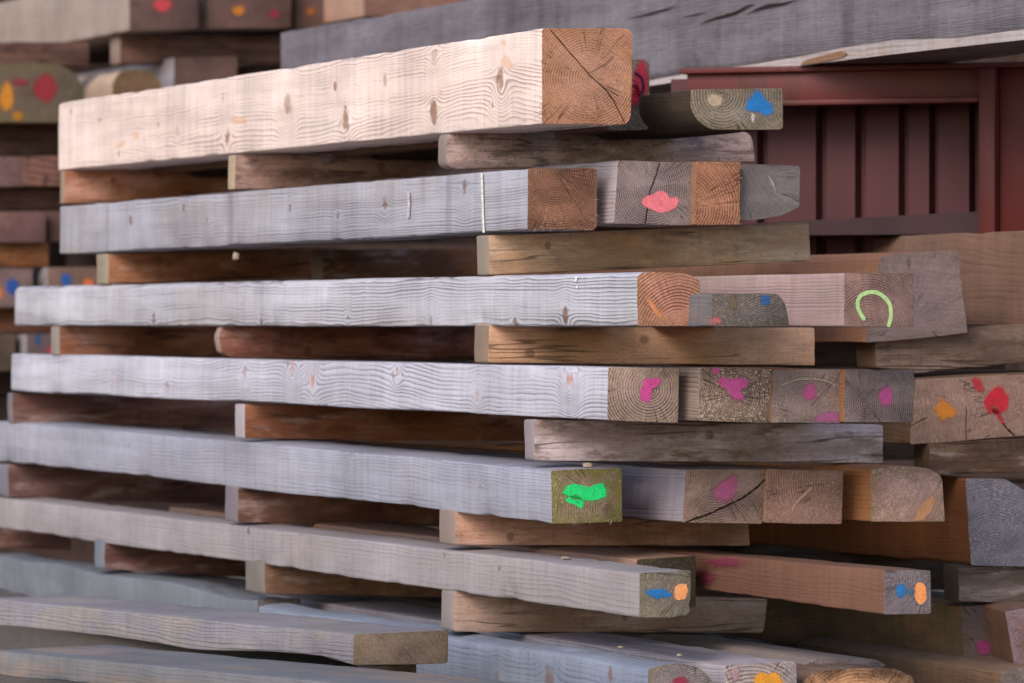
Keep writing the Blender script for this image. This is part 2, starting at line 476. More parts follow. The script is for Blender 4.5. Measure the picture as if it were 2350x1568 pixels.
def kn(lst, Y0, cz_px, X=XL):
    """knots: (px, py, size m) on the left face -> local (along, up, size)"""
    out = []
    oz = at_y(cz_px[0], cz_px[1], Y0).z
    for a, b, s in lst:
        p = at_x(a, b, X); out.append((p.y-Y0, p.z-oz, s))
    return out

GM = 'squared timbers laid lengthwise in the main pile'
GB = 'spacer battens between the layers of the main pile'
GR = 'timbers and battens of the right-hand pile'
GF = 'timbers and battens of the far pile'
# ------------------------------------------------------------------ palettes
GREY = dict(light='#bcbdc6', dark='#77767e', sp=.0052, line=.75, amp=.012, band=.35, bandcol='#827d82', blot=.4, blotcol='#9c9088', bs=(1.6, 5), grain=.08)
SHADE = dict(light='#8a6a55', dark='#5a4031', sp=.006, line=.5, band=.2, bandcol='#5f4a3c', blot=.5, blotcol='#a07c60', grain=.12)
def P(base, **kw): d = dict(base); d.update(kw); return d
ENDG = dict(light='#8a7767', dark='#5a4a40', sp=.0046, line=1., end=True, fuzz=.35, rim=.3, rimcol='#5c5240', grain=.12, amp=.011, amp2=.0028, bump=.8)
BAT = dict(light='#9a8470', dark='#75614f')  # deeper battens mostly take darker, redder tones that stand for their shade
BEND = dict(axis='x', light='#8a7c74', dark='#6c6058', sp=.006, line=.4, grain=.1, end=False)

def half(poly, Y): 
    a = at_y(min(p[0] for p in poly), min(p[1] for p in poly), Y); b = at_y(max(p[0] for p in poly), max(p[1] for p in poly), Y)
    return ((b.x-a.x)/2, (a.z-b.z)/2)
def beam(label, poly, side, end, Y0=None, pith=(0, 0), knots=(), name='squared_timber', cat='timber', group=GM, X=XL, **kw):
    if Y0 is None: Y0 = y_at(min(p[0] for p in poly), X)
    SEED[0] += 1
    s = dict(side); e = dict(end); s.setdefault('pith', (pith[0]+.03, -.16 if SEED[0] % 2 else .17)); e.setdefault('pith', pith); e['half'] = half(poly, Y0)
    if knots:
        cy = (min(p[1] for p in poly)+max(p[1] for p in poly))/2
        s['knots'] = kn(knots, Y0, (poly[0][0], cy), X)
    sd = SEED[0]*7.31
    return timber(name, label, cat, group, poly, Y0, lambda a, b: wood(seed=sd, shear=a, slope=b, **s), lambda a, b: wood(seed=sd, shear=a, slope=b, **e), **kw)
def bat(label, poly, back, side=BAT, end=BEND, group=GB, cat='batten', **kw):
    return batten(label, cat, group, poly, back, board(**side), wood(**end), **kw)

# ================================================================== MAIN PILE
# ---- first (top) layer
T1 = beam('thick pale fresh-sawn beam with knots on top of the pile, orange end split diagonally',
    [(1244.5, 65.5), (1443, 65.5, 10), (1452, 74, 6), (1449, 272, 14), (1436, 287, 6), (1244.5, 284.5)],
    P(GREY, light='#e9d5cd', dark='#927c74', saw=.24, sp=.0058, line=.75, pith=(.03, -.15), amp=.026, knotamp=1.0, amp2=.004, band=.22, bandcol='#c3b1a8', blot=.2, blotcol='#d9cfcd', grain=.06, resin=.35, knotcol='#93684f'),
    P(ENDG, light='#b68c6c', dark='#815b42', sp=.0049, line=.85, fuzz=.35, fuzzcol='#dba882', rim=.35, rimcol='#a06c3a', grain=.12, amp=.006),
    pith=(.004, -.006), far=(135, 234, 391), yaw=R(.25),
    knots=[(1148, 183, .027), (995, 131, .020), (992, 262, .023), (788, 272, .021), (655, 250, .019), (504, 222, .012), (398, 308, .017),
           (514, 325, .020), (262, 360, .014), (354, 292, .012), (151, 262, .010), (764, 205, .011), (1128, 240, .007), (218, 285, .008), (880, 190, .010)])
crack(T1, [(1262, 68), (1300, 112), (1352, 172), (1398, 216), (1435, 287)], 2.6)
crack(T1, [(1350, 168), (1385, 150), (1410, 128)], .9)
splinters(T1, (1244.5, 68), (1244.5, 283), 26, (-1, .1), 8, seed=2)
splinters(T1, (1244.5, 235), (1244.5, 262), 12, (-1, .1), 26, seed=3)
splinters(T1, (1451, 100), (1450, 265), 16, (1, .3), 9, seed=5)
splinters(T1, (1290, 285), (1430, 287), 12, (.2, 1), 5, seed=6)
T2 = beam('timber behind the pale top beam, end daubed red and blue',
    [(1395, 137), (1480, 137, 8), (1491, 146, 6), (1491, 292, 6), (1484, 299), (1395, 299)],
    SHADE, P(ENDG, light='#7f7769', dark='#5a5347', rim=.5), Y0=T1['_y']+.22, pith=(-.02, -.01), L=3.1)
paint(T2, (1470, 185, 20, 48, 3), '#b3263f'); paint(T2, (1457, 222, 13, 26, 4), '#cf1f45', False)
stroke(T2, smooth_path([(1455, 168), (1470, 178), (1476, 200), (1470, 218)]), 10, '#2b4f86', soft=True)
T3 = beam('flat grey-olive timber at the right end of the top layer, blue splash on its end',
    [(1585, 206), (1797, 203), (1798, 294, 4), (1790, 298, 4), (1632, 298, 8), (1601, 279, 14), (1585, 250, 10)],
    P(SHADE, light='#453d32', dark='#352e26', blotcol='#3d352a'), P(ENDG, light='#8f8672', dark='#5d5444', fuzz=.3, fuzzcol='#c8bfa0', rim=.4, rimcol='#67603f', sp=.0058),  # flank colour darkened to carry its shade
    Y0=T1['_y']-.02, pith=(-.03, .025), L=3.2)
paint(T3, [(1735, 205), (1748, 212), (1756, 228), (1772, 240), (1776, 256), (1762, 268), (1748, 262), (1736, 256), (1722, 258), (1708, 250), (1712, 234), (1724, 220)], '#1d7cc4', core=.7)
paint(T3, (1640, 232, 22, 16, 4), '#c4ad90'); paint(T3, (1727, 272, 5, 12, 4), '#c9c2b2')
bat('mottled grey-brown batten with rounded end under the pale top beam, front one',
    [(1032, 304, 10), (1718, 303, 22), (1728, 322), (1734, 371), (1569, 373), (1280, 383), (1040, 389, 12), (1026, 376), (1024, 318, 8)], 1004,
    P(BAT, light='#b09c8c', dark='#83746a', patch=.8, stain='#6a5e54', pale='#cbbcae', speck=.7, palef=.6, streak=.15, saw=.1, knots=0, scale=1.3), P(BEND, light='#8b7f7a', dark='#8a7b75'), r=.006, jit=.003)
bat('brown batten with pale end under the pale top beam, middle one',
    [(539, 356), (1230, 345), (1230, 425), (539, 435)], 523.5, P(BAT, light='#a8907d', dark='#78604f', stain='#5b493d', palef=.2), P(BEND, light='#ac9984', dark='#a8917a'))
bat('warm brown batten under the far end of the pale top beam, rearmost one',
    [(148, 393), (760, 380), (760, 455), (148, 467)], 138, P(BAT, light='#ba9075', dark='#906343', patch=.6, stain='#87562f', palef=.2), P(BEND, light='#998774', dark='#8d7865'))

# ---- second layer
R2A = beam('grey weathered beam with white chalk line, frayed brown end, second from the top',
    [(1211, 387), (1362, 385.5, 6), (1370, 392), (1370, 520, 6), (1362, 529), (1211, 527)],
    P(GREY, light='#a8a9b4', dark='#66656f', sp=.0056, band=.75, line=.8, saw=.25), P(ENDG, light='#8f6a50', dark='#5d3f2d', sp=.0048, fuzz=.6, fuzzcol='#c08f68', rim=.2),
    pith=(-.012, .05), far=(138, 472, 584), wob=.002,
    knots=[(884, 470, .014), (1065, 432, .013), (473, 500, .012), (775, 490, .014), (665, 483, .012), (420, 480, .01), (300, 505, .012)])
splinters(R2A, (1369, 392), (1369, 522), 38, (1, .25), 11, SPL, 7); splinters(R2A, (1215, 528), (1360, 529), 16, (.2, 1), 5, SPLG, 8)
side_mark(R2A, [(1109, 397), (1110, 420), (1111, 455), (1112, 490), (1114, 534)], 6, '#efe9dc')
side_mark(R2A, [(941, 440), (942, 470), (940, 500)], 8, '#c9c2c4')
R2B = beam('squared timber with a coral pink blot and a long crack on its end',
    [(1419, 369), (1597, 373), (1594, 518), (1408, 514)], P(GREY, light='#b0a7b0', dark='#776b72'),
    P(ENDG, light='#91857b', dark='#574c45', sp=.0048, fuzz=.15, rim=.15), Y0=R2A['_y']-.02, pith=(-.005, .012), L=3.3)
crack(R2B, [(1514, 372), (1503, 408), (1491, 440), (1486, 475), (1480, 516)], 3.4)
paint(R2B, [(1474, 458), (1486, 449), (1500, 447), (1508, 440), (1518, 438), (1530, 446), (1538, 456), (1552, 452), (1556, 462), (1550, 476), (1530, 486), (1514, 488), (1498, 482), (1482, 475), (1474, 468)], '#ee7d86', False, core=.8)
R2C = beam('narrow orange-brown timber with curved rings between two grey ends, second layer',
    [(1598, 371), (1700, 371), (1698, 516), (1595, 517)], SHADE, P(ENDG, light='#a87a5a', dark='#704731', sp=.0052, fuzz=.45, fuzzcol='#d0a070', rim=.1), Y0=R2A['_y']-.04, pith=(-.07, -.03), L=3.3)
splinters(R2C, (1699, 373), (1698, 515), 34, (1, .3), 11, SPL, 9); splinters(R2C, (1640, 371), (1700, 371), 14, (.2, -1), 4, SPL, 10)
R2D = beam('smooth grey timber with a curved waney underside, right end of the second layer',
    [(1701, 376), (1834, 381, 4), (1837, 386), (1836, 475, 6), (1795, 495, 10), (1728, 507, 8), (1698, 506)],
    P(SHADE, light='#7d756c', dark='#5b544d'), P(ENDG, light='#7e7a74', dark='#66625d', line=.55, fuzz=.12, rim=.25, rimcol='#6f6a55', sp=.0042), Y0=R2A['_y']-.01, pith=(-.04, .03), L=3.3)
stroke(R2D, [(1762, 403), (1772, 420), (1780, 440)], 5, '#b8b2a8', name='scratch')
bat('olive-tan batten with a small round knot, sloping upward beneath the second layer',
    [(1121, 540.5), (1857, 511), (1861, 599), (1124, 631)], 1093,
    P(BAT, light='#bda888', dark='#9c8262', patch=.6, stain='#86745e', pale='#c09a64', palef=.6, streak=.4, speck=.3, saw=.35), P(BEND, light='#8d8176', dark='#837468'))
bat('shaded brown batten with pale end under the second layer, rear one',
    [(248, 583), (795, 566), (795, 634), (248, 652)], 221.5, P(BAT, light='#a07352', dark='#765036', patch=.5, stain='#5f4028'), P(BEND, light='#99907d', dark='#938872'))

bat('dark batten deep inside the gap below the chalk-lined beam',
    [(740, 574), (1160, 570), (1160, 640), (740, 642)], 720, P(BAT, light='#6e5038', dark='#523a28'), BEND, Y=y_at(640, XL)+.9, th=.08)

# ---- third layer
R3A = beam('light grey beam with close wavy grain, bright orange ringed end with a scar, third layer',
    [(1463, 636), (1475, 626, 6), (1500, 624), (1560, 626), (1585, 631, 10), (1606, 645, 6), (1606.5, 748.6), (1463, 748.6)],
    P(GREY, light='#bdbdc6', dark='#6e6c74', sp=.0056, line=.9, amp=.014, band=.2, pith=(.02, -.13)), P(ENDG, light='#b5866a', dark='#754c36', sp=.0056, line=1., fuzz=.3, fuzzcol='#dba882', rim=.2, rimcol='#7a6a30'),
    pith=(.018, -.062), far=(35, 658, 746.5),
    knots=[(799, 732, .013), (990, 733, .013), (1299, 727, .014), (354, 733, .012), (600, 740, .012), (1180, 745, .009), (460, 690, .008)])
paint(R3A, [(1483, 684), (1492, 688), (1505, 706), (1519, 727), (1517, 733), (1504, 722), (1490, 702)], '#d98a5a', False, name='scar', core=.7)
splinters(R3A, (1463, 640), (1463, 700), 18, (-1, .6), 8, SPL, 11); splinters(R3A, (1475, 625), (1560, 625), 14, (.2, -1), 5, SPL, 12)
side_mark(R3A, [(1327, 634), (1325, 646)], 6, '#fbf7ee'); side_mark(R3A, [(1329, 655), (1328, 662)], 4, '#fbf7ee')
R3B = beam('low blackened end with faded blue and pink dots, third layer',
    [(1634, 675), (1784, 675, 6), (1802, 696, 10), (1809, 725), (1812, 750), (1632, 750)],
    P(SHADE, light='#6a6a70', dark='#4d4d54'), P(ENDG, light='#6a6459', dark='#4c473f', fuzz=.2, rim=.3, rimcol='#55503d'), Y0=R3A['_y']-.1, pith=(.03, -.05), L=3.2)
paint(R3B, (1756, 690, 11, 14, 2), '#2b5f96'); paint(R3B, [(1628, 738), (1636, 727), (1650, 727), (1657, 738), (1652, 746), (1645, 740), (1636, 748)], '#c06a68'); paint(R3B, (1682, 695, 10, 18, 6), '#75634a')
R3C = beam('dark timber end marked with a pale green horseshoe curve, third layer',
    [(1938, 626.5), (2096, 627), (2097, 752), (1936.5, 750)], P(GREY, light='#a9918f', dark='#77605d', sp=.0052, line=.7, band=.2, bandcol='#8a6a62'),
    P(ENDG, light='#8a7264', dark='#55433a', sp=.0046, fuzz=.25, fuzzcol='#b89a84', rim=.1), Y0=R3A['_y']-.14, pith=(-.02, -.05), L=3.6)
stroke(R3C, smooth_path([(1984, 735), (1972, 716), (1967, 697), (1974, 680), (1990, 672), (2008, 671), (2026, 680), (2040, 697), (2044, 718), (2042, 735), (2037, 750)]), 11, '#b7da92')
bat('orange-tan batten beneath the bright ringed end and the horseshoe-marked end',
    [(1121, 746), (1870, 752.5), (1871, 839), (1122, 832.5)], 1088,
    P(BAT, light='#c9a580', dark='#a98762', patch=.35, stain='#85735a', pale='#d0a67c', palef=.5, streak=.2, speck=.35, saw=.2, scale=.7, knots=2), P(BEND, light='#89786a', dark='#807060'))
bat('reddish bark-like batten with rounded end, middle one beneath the third layer',
    [(510, 748, 8), (1150, 748), (1150, 825), (530, 822, 12), (508, 806), (503, 770)], 492,
    P(BAT, light='#9a6f5c', dark='#6b4536', patch=.7, stain='#57382c', speck=.4, bump=.8), P(BEND, light='#97827b', dark='#8c736c'), r=.006, jit=.004)
bat('warm brown batten with grey end, rearmost one beneath the third layer',
    [(136, 749), (640, 748), (640, 818), (136, 816)], 117, P(BAT, light='#a1775c', dark='#78533d', patch=.5, stain='#6e4627'), P(BEND, light='#8c847d', dark='#857c74'))

# ---- fourth layer
R4A = beam('light grey knotty beam with swirling grain, greenish end with a pink blot, fourth layer',
    [(1396, 843), (1559, 844.5), (1556, 970.5), (1393, 965.5)],
    P(GREY, light='#c2c2cf', dark='#7b7986', sp=.0058, line=.85, pith=(.03, .12), knotamp=1.25, amp=.026, amp2=.004, band=.2, blot=.2, blotcol='#b5b2bd', knotcol='#c09484'),
    P(ENDG, light='#a5917f', dark='#62534a', sp=.0052, line=1., fuzz=.35, fuzzcol='#c9b79c', rim=.25, rimcol='#77713a'), pith=(.012, .012), far=(25.5, 812, 900), wob=.002,
    knots=[(909, 850, .016), (1094, 916, .017), (1307, 862, .020), (258, 878, .012), (383, 890, .013), (715, 882, .013), (668, 848, .014), (560, 860, .012)])
paint(R4A, [(1474, 886), (1476, 872), (1488, 869), (1512, 868), (1516, 876), (1506, 888), (1496, 892), (1494, 914), (1485, 924), (1472, 918), (1468, 902)], '#cf4f92', False, core=.75)
R4B = beam('pale-flecked chainsawn timber end with a branching magenta blot, fourth layer',
    [(1606, 843), (1772, 847.5), (1766, 971.5), (1603, 966)], P(GREY, light='#a08f88', dark='#6a5a55'),
    P(ENDG, light='#91806c', dark='#5d4f43', fuzz=.95, fuzzcol='#e2cca6', rim=.2, bump=1), Y0=R4A['_y']-.03, pith=(0, .0), L=3.3)
paint(R4B, [(1644, 870), (1660, 864), (1674, 872), (1690, 866), (1704, 866), (1718, 872), (1716, 886), (1704, 892), (1700, 902), (1710, 912), (1702, 920), (1684, 918), (1674, 906), (1664, 892), (1648, 884)], '#cc5598', core=.75)
paint(R4B, (1643, 851, 9, 8, 5), '#c4568c')
R4C = beam('smooth timber end with a magenta dot and a pink smear along its lower edge',
    [(1774, 849), (1931, 848), (1930, 972), (1769, 970.5)], SHADE, P(ENDG, light='#988779', dark='#665850', sp=.004, line=.8, fuzz=.3, rim=.3), Y0=R4A['_y']-.04, pith=(.0, -.03), L=3.3)
paint(R4C, (1858, 900, 18, 21, 3), '#c4578f'); paint(R4C, [(1860, 967), (1876, 952), (1900, 944), (1926, 946), (1926, 969), (1890, 970)], '#b0608f', core=.6)
stroke(R4C, smooth_path([(1790, 885), (1820, 874), (1850, 870), (1890, 873), (1915, 884)]), 4, '#b8a790', name='chip_line', soft=True)
R4D = beam('dark grey timber end with a single magenta dot, right end of the fourth layer',
    [(1939, 848), (2099.5, 849), (2097, 968.5), (1937, 970)], P(SHADE, light='#a4775a', dark='#7d5640'), P(ENDG, light='#85786f', dark='#554b45', sp=.0045, fuzz=.1, rim=.15), Y0=R4A['_y']-.06, pith=(-.03, -.015), L=3.3)
paint(R4D, (2032, 909, 16, 24, 5), '#c65593'); crack(R4D, [(2003, 946), (2012, 958), (2020, 969)], 2)
bat('weathered grey-brown batten with dark streak, under the four magenta-marked ends',
    [(1223, 963), (2027, 975), (2029, 1063), (1226, 1057.5)], 1201,
    P(BAT, light='#c3b8b0', dark='#97897f', patch=.85, stain='#796650', pale='#d8d0cc', palef=.7, speck=.4, streak=.5), P(BEND, light='#888186', dark='#85797a'), r=.006, jit=.003)
bat('dark brown batten with pale end under the swirling knotty beam, middle one',
    [(561, 928), (1290, 938), (1290, 1014), (561, 1006.5)], 539, P(BAT, light='#9f7051', dark='#734c35', patch=.4, stain='#7a4c24'), P(BEND, light='#9f999e', dark='#96909a'))
bat('dark brown batten under the far end of the swirling knotty beam, left one',
    [(29, 902), (580, 914), (580, 984), (29, 972)], 18, P(BAT, light='#8a6b5e', dark='#664a3f'), P(BEND, light='#79757d', dark='#706c76'))

# ---- fifth layer
R5A = beam('grey-lavender beam whose mossy end carries bright green paint',
    [(1264, 1080), (1426.5, 1074.5), (1429, 1197.5), (1267, 1202.5)],
    P(GREY, streak=.3, speck=.15, speckcol='#77727c', light='#a2a3b1', dark='#6d6c79', sp=.0056, line=.55, band=.25, blot=.3, blotcol='#9da3b8'), P(ENDG, light='#86775c', dark='#5d523e', sp=.005, line=.7, fuzz=.25, rim=.8, rimcol='#6e6f30'),
    pith=(.04, -.02), far=(-20, 965, 1057), wob=.002, bow=.003, knots=[(805, 1050, .014), (295, 1030, .01), (1100, 1120, .006)])
paint(R5A, [(1290, 1131), (1300, 1114), (1316, 1110), (1336, 1114), (1352, 1119), (1366, 1111), (1384, 1109), (1390, 1120), (1392, 1137), (1376, 1146), (1356, 1150), (1336, 1149), (1320, 1143), (1304, 1140)], '#12e67c', core=.85)
paint(R5A, [(1294, 1146), (1306, 1137), (1330, 1140), (1340, 1150), (1338, 1162), (1332, 1168), (1318, 1158), (1302, 1154)], '#12e67c', core=.8)
splinters(R5A, (1285, 1201), (1425, 1198), 8, (.1, 1), 12, SPLG, 13)
R5B = beam('timber end with a curved split and a rose pink blot, fifth layer',
    [(1574, 1077), (1757, 1078), (1750, 1203), (1565, 1199)], P(GREY, light='#a6a0ae', dark='#67616c', sp=.006, line=.7, blot=.4, blotcol='#b08d90'),
    P(ENDG, light='#a38c7a', dark='#6d594d', sp=.0048, fuzz=.3, rim=.3, rimcol='#7a6a44'), Y0=R5A['_y']-.04, pith=(-.02, .04), L=3.4)
paint(R5B, [(1636, 1122), (1650, 1108), (1668, 1096), (1684, 1087), (1692, 1096), (1694, 1112), (1688, 1130), (1680, 1150), (1660, 1154), (1642, 1150), (1636, 1136)], '#c2628f', core=.6)
crack(R5B, [(1755, 1100), (1735, 1120), (1700, 1145), (1660, 1164), (1620, 1182), (1570, 1199)], 5)
R5C = beam('pinkish-brown timber end with crescent rings and a resin streak, fifth layer',
    [(1762, 1077), (1936, 1081.5), (1933, 1204), (1755, 1200)], P(SHADE, light='#b08c78', dark='#8a6754'), P(ENDG, light='#a2826c', dark='#735747', sp=.0052, fuzz=.3, fuzzcol='#e3c8ac', rim=.1), Y0=R5A['_y']-.05, pith=(.09, .03), L=3.4)
stroke(R5C, smooth_path([(1816, 1171), (1828, 1152), (1845, 1136), (1862, 1119)]), 6, '#dcb49c', name='resin_streak', soft=True)
R5D = beam('round-cornered timber end frosted with pale fibres, with a peach knot, fifth layer',
    [(1997, 1078), (2040, 1071), (2088, 1070, 10), (2130, 1074, 20), (2162, 1092, 12), (2169.5, 1197.5), (1998, 1197.5)],
    P(SHADE, light='#b3805a', dark='#8d5f40'), P(ENDG, light='#b39380', dark='#876a58', line=.5, fuzz=.6, fuzzcol='#e6d2b0', rim=.5, rimcol='#77683c'), Y0=R5A['_y']-.08, pith=(-.01, -.08), L=3.4)
paint(R5D, [(2098, 1195), (2104, 1172), (2122, 1150), (2142, 1137), (2146, 1150), (2136, 1174), (2120, 1192)], '#cf9468', False, name='knot', core=.75)
bat('brown batten under the green-painted end and its neighbour',
    [(1045, 1172), (1718, 1200), (1721, 1253), (1046, 1251)], 1008, P(BAT, light='#b89478', dark='#8a6b53', patch=.5, stain='#76563c', palef=.25), P(BEND, light='#8d7e78', dark='#847470'))
bat('dark brown batten with grey end under the fifth layer, middle one',
    [(546, 1118), (1180, 1140), (1180, 1212), (546, 1199)], 517, P(BAT, light='#846351', dark='#604436'), P(BEND, light='#7a7278', dark='#736a72'))
bat('dark batten at the left edge of the photo under the fifth layer',
    [(18.5, 1066), (560, 1088), (560, 1160), (18.5, 1140)], -4, P(BAT, light='#7e635a', dark='#5c443d'), P(BEND, light='#73717b', dark='#6c6a78'))

# ---- sixth layer
R6A = beam('grey beam with blue and orange dots on its chipped end, sixth layer',
    [(1467.7, 1315), (1585.6, 1310), (1585, 1378), (1581, 1392), (1585, 1402), (1576, 1413), (1560, 1412), (1545, 1417), (1467, 1417.5)],
    P(GREY, streak=.4, speck=.3, speckcol='#6d6866', light='#9d979c', dark='#6e696e', sp=.0065, line=.38, band=.25, bandcol='#958d8e'), P(ENDG, light='#76705f', dark='#57513f', line=.4, fuzz=.2, rim=.4, rimcol='#6d6c4a'),
    pith=(.06, .03), far=(-20, 1139, 1210), wob=.001, knots=[(245, 1160, .008), (570, 1215, .01), (1020, 1275, .008), (1145, 1300, .006)])
paint(R6A, [(1480, 1358), (1490, 1352), (1508, 1351), (1524, 1352), (1534, 1360), (1546, 1364), (1536, 1372), (1520, 1371), (1508, 1376), (1498, 1370), (1484, 1366)], '#2076b8', core=.75)
paint(R6A, [(1546, 1360), (1550, 1346), (1560, 1340), (1574, 1341), (1578, 1356), (1572, 1374), (1556, 1377), (1544, 1372)], '#f0a066', False, core=.8)
R6M = beam('low reddish timber with a mossy dark end set back behind the chipped end',
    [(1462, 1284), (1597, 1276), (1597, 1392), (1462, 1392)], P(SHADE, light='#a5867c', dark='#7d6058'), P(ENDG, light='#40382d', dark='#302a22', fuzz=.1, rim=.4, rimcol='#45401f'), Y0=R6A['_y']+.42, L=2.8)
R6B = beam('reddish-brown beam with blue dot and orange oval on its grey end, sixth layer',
    [(2030.4, 1309), (2136, 1308.5), (2137, 1409.5), (2029, 1411)], P(SHADE, light='#735446', dark='#594035', sp=.006, line=.4, blot=.4, blotcol='#6f5040'),  # flank albedo lowered to hold the shadow on this side
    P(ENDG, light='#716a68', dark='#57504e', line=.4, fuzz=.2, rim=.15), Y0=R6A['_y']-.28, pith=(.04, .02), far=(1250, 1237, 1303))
paint(R6B, (2067, 1357, 14, 17, 4), '#1f79ba'); paint(R6B, (2112, 1362, 14, 24, 21), '#f09a5c', False, core=.8); paint(R6B, (2090, 1358, 9, 7, 3), '#3c6a8c')
xs_ = at_y(2029, 1360, R6B['_y']).x
for cx_, cy_, rx_, ry_ in ((1668, 1290, 62, 14), (1622, 1325, 26, 22)):
    P_ = [at_x(cx_+rx_*s*math.cos(i/28*math.tau), cy_+ry_*s*math.sin(i/28*math.tau), xs_)-R6B.location for s in (1.3, .7, .25) for i in range(28)]
    bm = bmesh.new(); ly = bm.verts.layers.float.new('cover'); vs = []
    for i, p_ in enumerate(P_):
        v_ = bm.verts.new((p_.x-.004, p_.y, p_.z)); v_[ly] = (0., .5, .8)[i//28]; vs.append(v_)
    for k in range(2):
        for i in range(28): bm.faces.new((vs[k*28+i], vs[k*28+(i+1) % 28], vs[k*28+28+(i+1) % 28], vs[k*28+28+i]))
    bm.faces.new(vs[56:]); bmesh.ops.recalc_face_normals(bm, faces=bm.faces[:])
    link('paint_mark', bm, paint_mat('#8a3350', True), parent=R6B)
bat('grey-tan batten with rounded end under the sixth layer, front one',
    [(1041, 1355), (1762, 1374), (1757, 1420), (1753, 1452.7), (1041, 1450)], 1012, P(BAT, light='#ab9680', dark='#88745f', patch=.5, stain='#7a5d45'), P(BEND, light='#8e8482', dark='#877b7a'), r=.007)
bat('brown batten with broad grey end under the sixth layer, middle one',
    [(607, 1290), (1160, 1305), (1160, 1375), (607, 1362)], 563, P(BAT, light='#8d6d53', dark='#694f39'), P(BEND, light='#79736d', dark='#6f6862'))
bat('dark batten with bluish-grey end under the sixth layer, third from the front',
    [(240, 1237), (610, 1252), (610, 1328), (240, 1306)], 217, P(BAT, light='#725247', dark='#523930'), P(BEND, light='#6f747e', dark='#666c78'))
bat('short dark batten stub at the left edge under the sixth layer',
    [(-40, 1214), (164, 1218), (164, 1262), (-40, 1256)], -60, P(BAT, light='#7b5d51', dark='#5b4238'), P(BEND))

# ---- seventh layer and what lies at its foot
GBL = P(GREY, light='#858d9c', dark='#575f6f', sp=.0065, line=.6, amp=.012, amp2=.004, band=.3, bandcol='#7d879c', blot=.35, blotcol='#8e98ad')
R7A = beam('bluish-grey waney beam with a round dark end carrying red paint, bottom layer',
    [(1487, 1535, 6), (1519, 1526, 10), (1560, 1521, 14), (1608, 1534, 20), (1640, 1570, 20), (1650, 1620), (1640, 1675), (1487, 1675)],
    GBL, P(ENDG, light='#857c78', dark='#5a5250', rim=.4, rimcol='#6c6a3c'), pith=(.03, -.03), far=(594, 1384, 1480), wobtop=.004,
    knots=[(1140, 1550, .02), (1260, 1560, .022), (1400, 1545, .012)])
paint(R7A, (1560, 1562, 22, 9, 3), '#a02a48')
R7F = beam('bluish warped beam at the far left of the bottom layer',
    [(591, 1377), (690, 1372), (690, 1470), (591, 1478)], P(GBL, light='#72777f', dark='#52575f', bandcol='#5f646e', blotcol='#80848c'), P(ENDG, light='#6d6a68', dark='#55524f'), far=(-30, 1272, 1352), wobtop=.006, wob=.003)
R7B = beam('timber end splashed with orange-yellow paint at the bottom of the photo',
    [(1664, 1527), (1828, 1517.5), (1829, 1668), (1666, 1672)], P(GREY, light='#b0a9b4', dark='#787280'), P(ENDG, light='#a0978a', dark='#655c52', sp=.007, fuzz=.5, fuzzcol='#d8cbb8', rim=.1), Y0=R7A['_y']+.02, pith=(-.02, -.05), L=3.4)
paint(R7B, [(1726, 1575), (1732, 1550), (1748, 1542), (1762, 1548), (1778, 1541), (1790, 1552), (1800, 1575), (1795, 1600), (1760, 1612), (1735, 1602)], '#f0a024', core=.8)
paint(R7B, [(1676, 1535), (1692, 1528), (1700, 1538), (1694, 1560), (1684, 1566), (1674, 1556)], '#b48f94', core=.5)
R7C = beam('half-round log with rough bark and a pale tan sawn face, bottom of the photo',
    [(1830, 1590), (1842, 1560), (1870, 1543), (1930, 1532), (1985, 1530), (2050, 1536), (2092, 1552), (2112, 1580), (2112, 1680), (1832, 1680)],
    P(SHADE, light='#7a655a', dark='#524038', blot=.7, blotcol='#8f8078', bs=(8, 16), speck=.6, bump=1), P(ENDG, light='#c09568', dark='#9a7048', sp=.006, rim=.9, rimcol='#4a3628', fuzz=.2), Y0=R7A['_y']+.05, pith=(0, -.06), L=3.2, jit=.007, name='log', cat='log', endname='sawn_face')
R7T = beam('thin grey slab lying flat behind the orange-splashed end',
    [(1872, 1512), (2010, 1514), (2034, 1528, 4), (1990, 1540), (1830, 1536)], P(GREY, light='#8f8580', dark='#675e5a'), P(ENDG, light='#7a706a', dark='#55504c'), Y0=R7A['_y']+.18, L=2.6, jit=.006, name='slab', cat='slab')
P1 = beam('broad weathered plank with a mossy brown end, lying in front at lower left',
    [(811, 1457), (1029, 1446), (1029, 1523), (810.5, 1527)], P(GREY, light='#85828a', dark='#605e66', sp=.006, line=.3, amp=.014, amp2=.005, streak=.5, speck=.5, speckcol='#5d5a54', bump=.9, blot=.65, blotcol='#90897c', bs=(5, 12), band=.2),
    P(ENDG, light='#726553', dark='#51473a', line=.25, fuzz=.5, fuzzcol='#93846e', rim=.4, rimcol='#625b38', grain=.35), X=3.05, far=(-30, 1369, 1435), yaw=R(-10.5), wob=.008, name='plank', cat='plank', jit=.002)
P2 = beam('grey-tan plank at the very bottom left beneath the broad weathered one',
    [(1010, 1592), (1330, 1578), (1330, 1650), (1010, 1662)], P(GREY, light='#6e6f74', dark='#525358', line=.35, blot=.6, blotcol='#a08468', bs=(2, 8), band=.1), P(ENDG, light='#6e6147', dark='#544834'),
    X=2.80, far=(-30, 1488, 1546), yaw=R(-13), wob=.003, name='plank', cat='plank')
bat('small brown block wedged between the two planks at lower left',
    [(858, 1527), (956, 1524), (956, 1556), (858, 1562)], 840, P(BAT, light='#80684a', dark='#5f4b33'), BEND, Y=P1['_y']+.06, th=.09, group='planks and block at the foot of the pile', cat='block', name='wood_block')
for o in (P1, P2): o['group'] = 'planks and block at the foot of the pile'

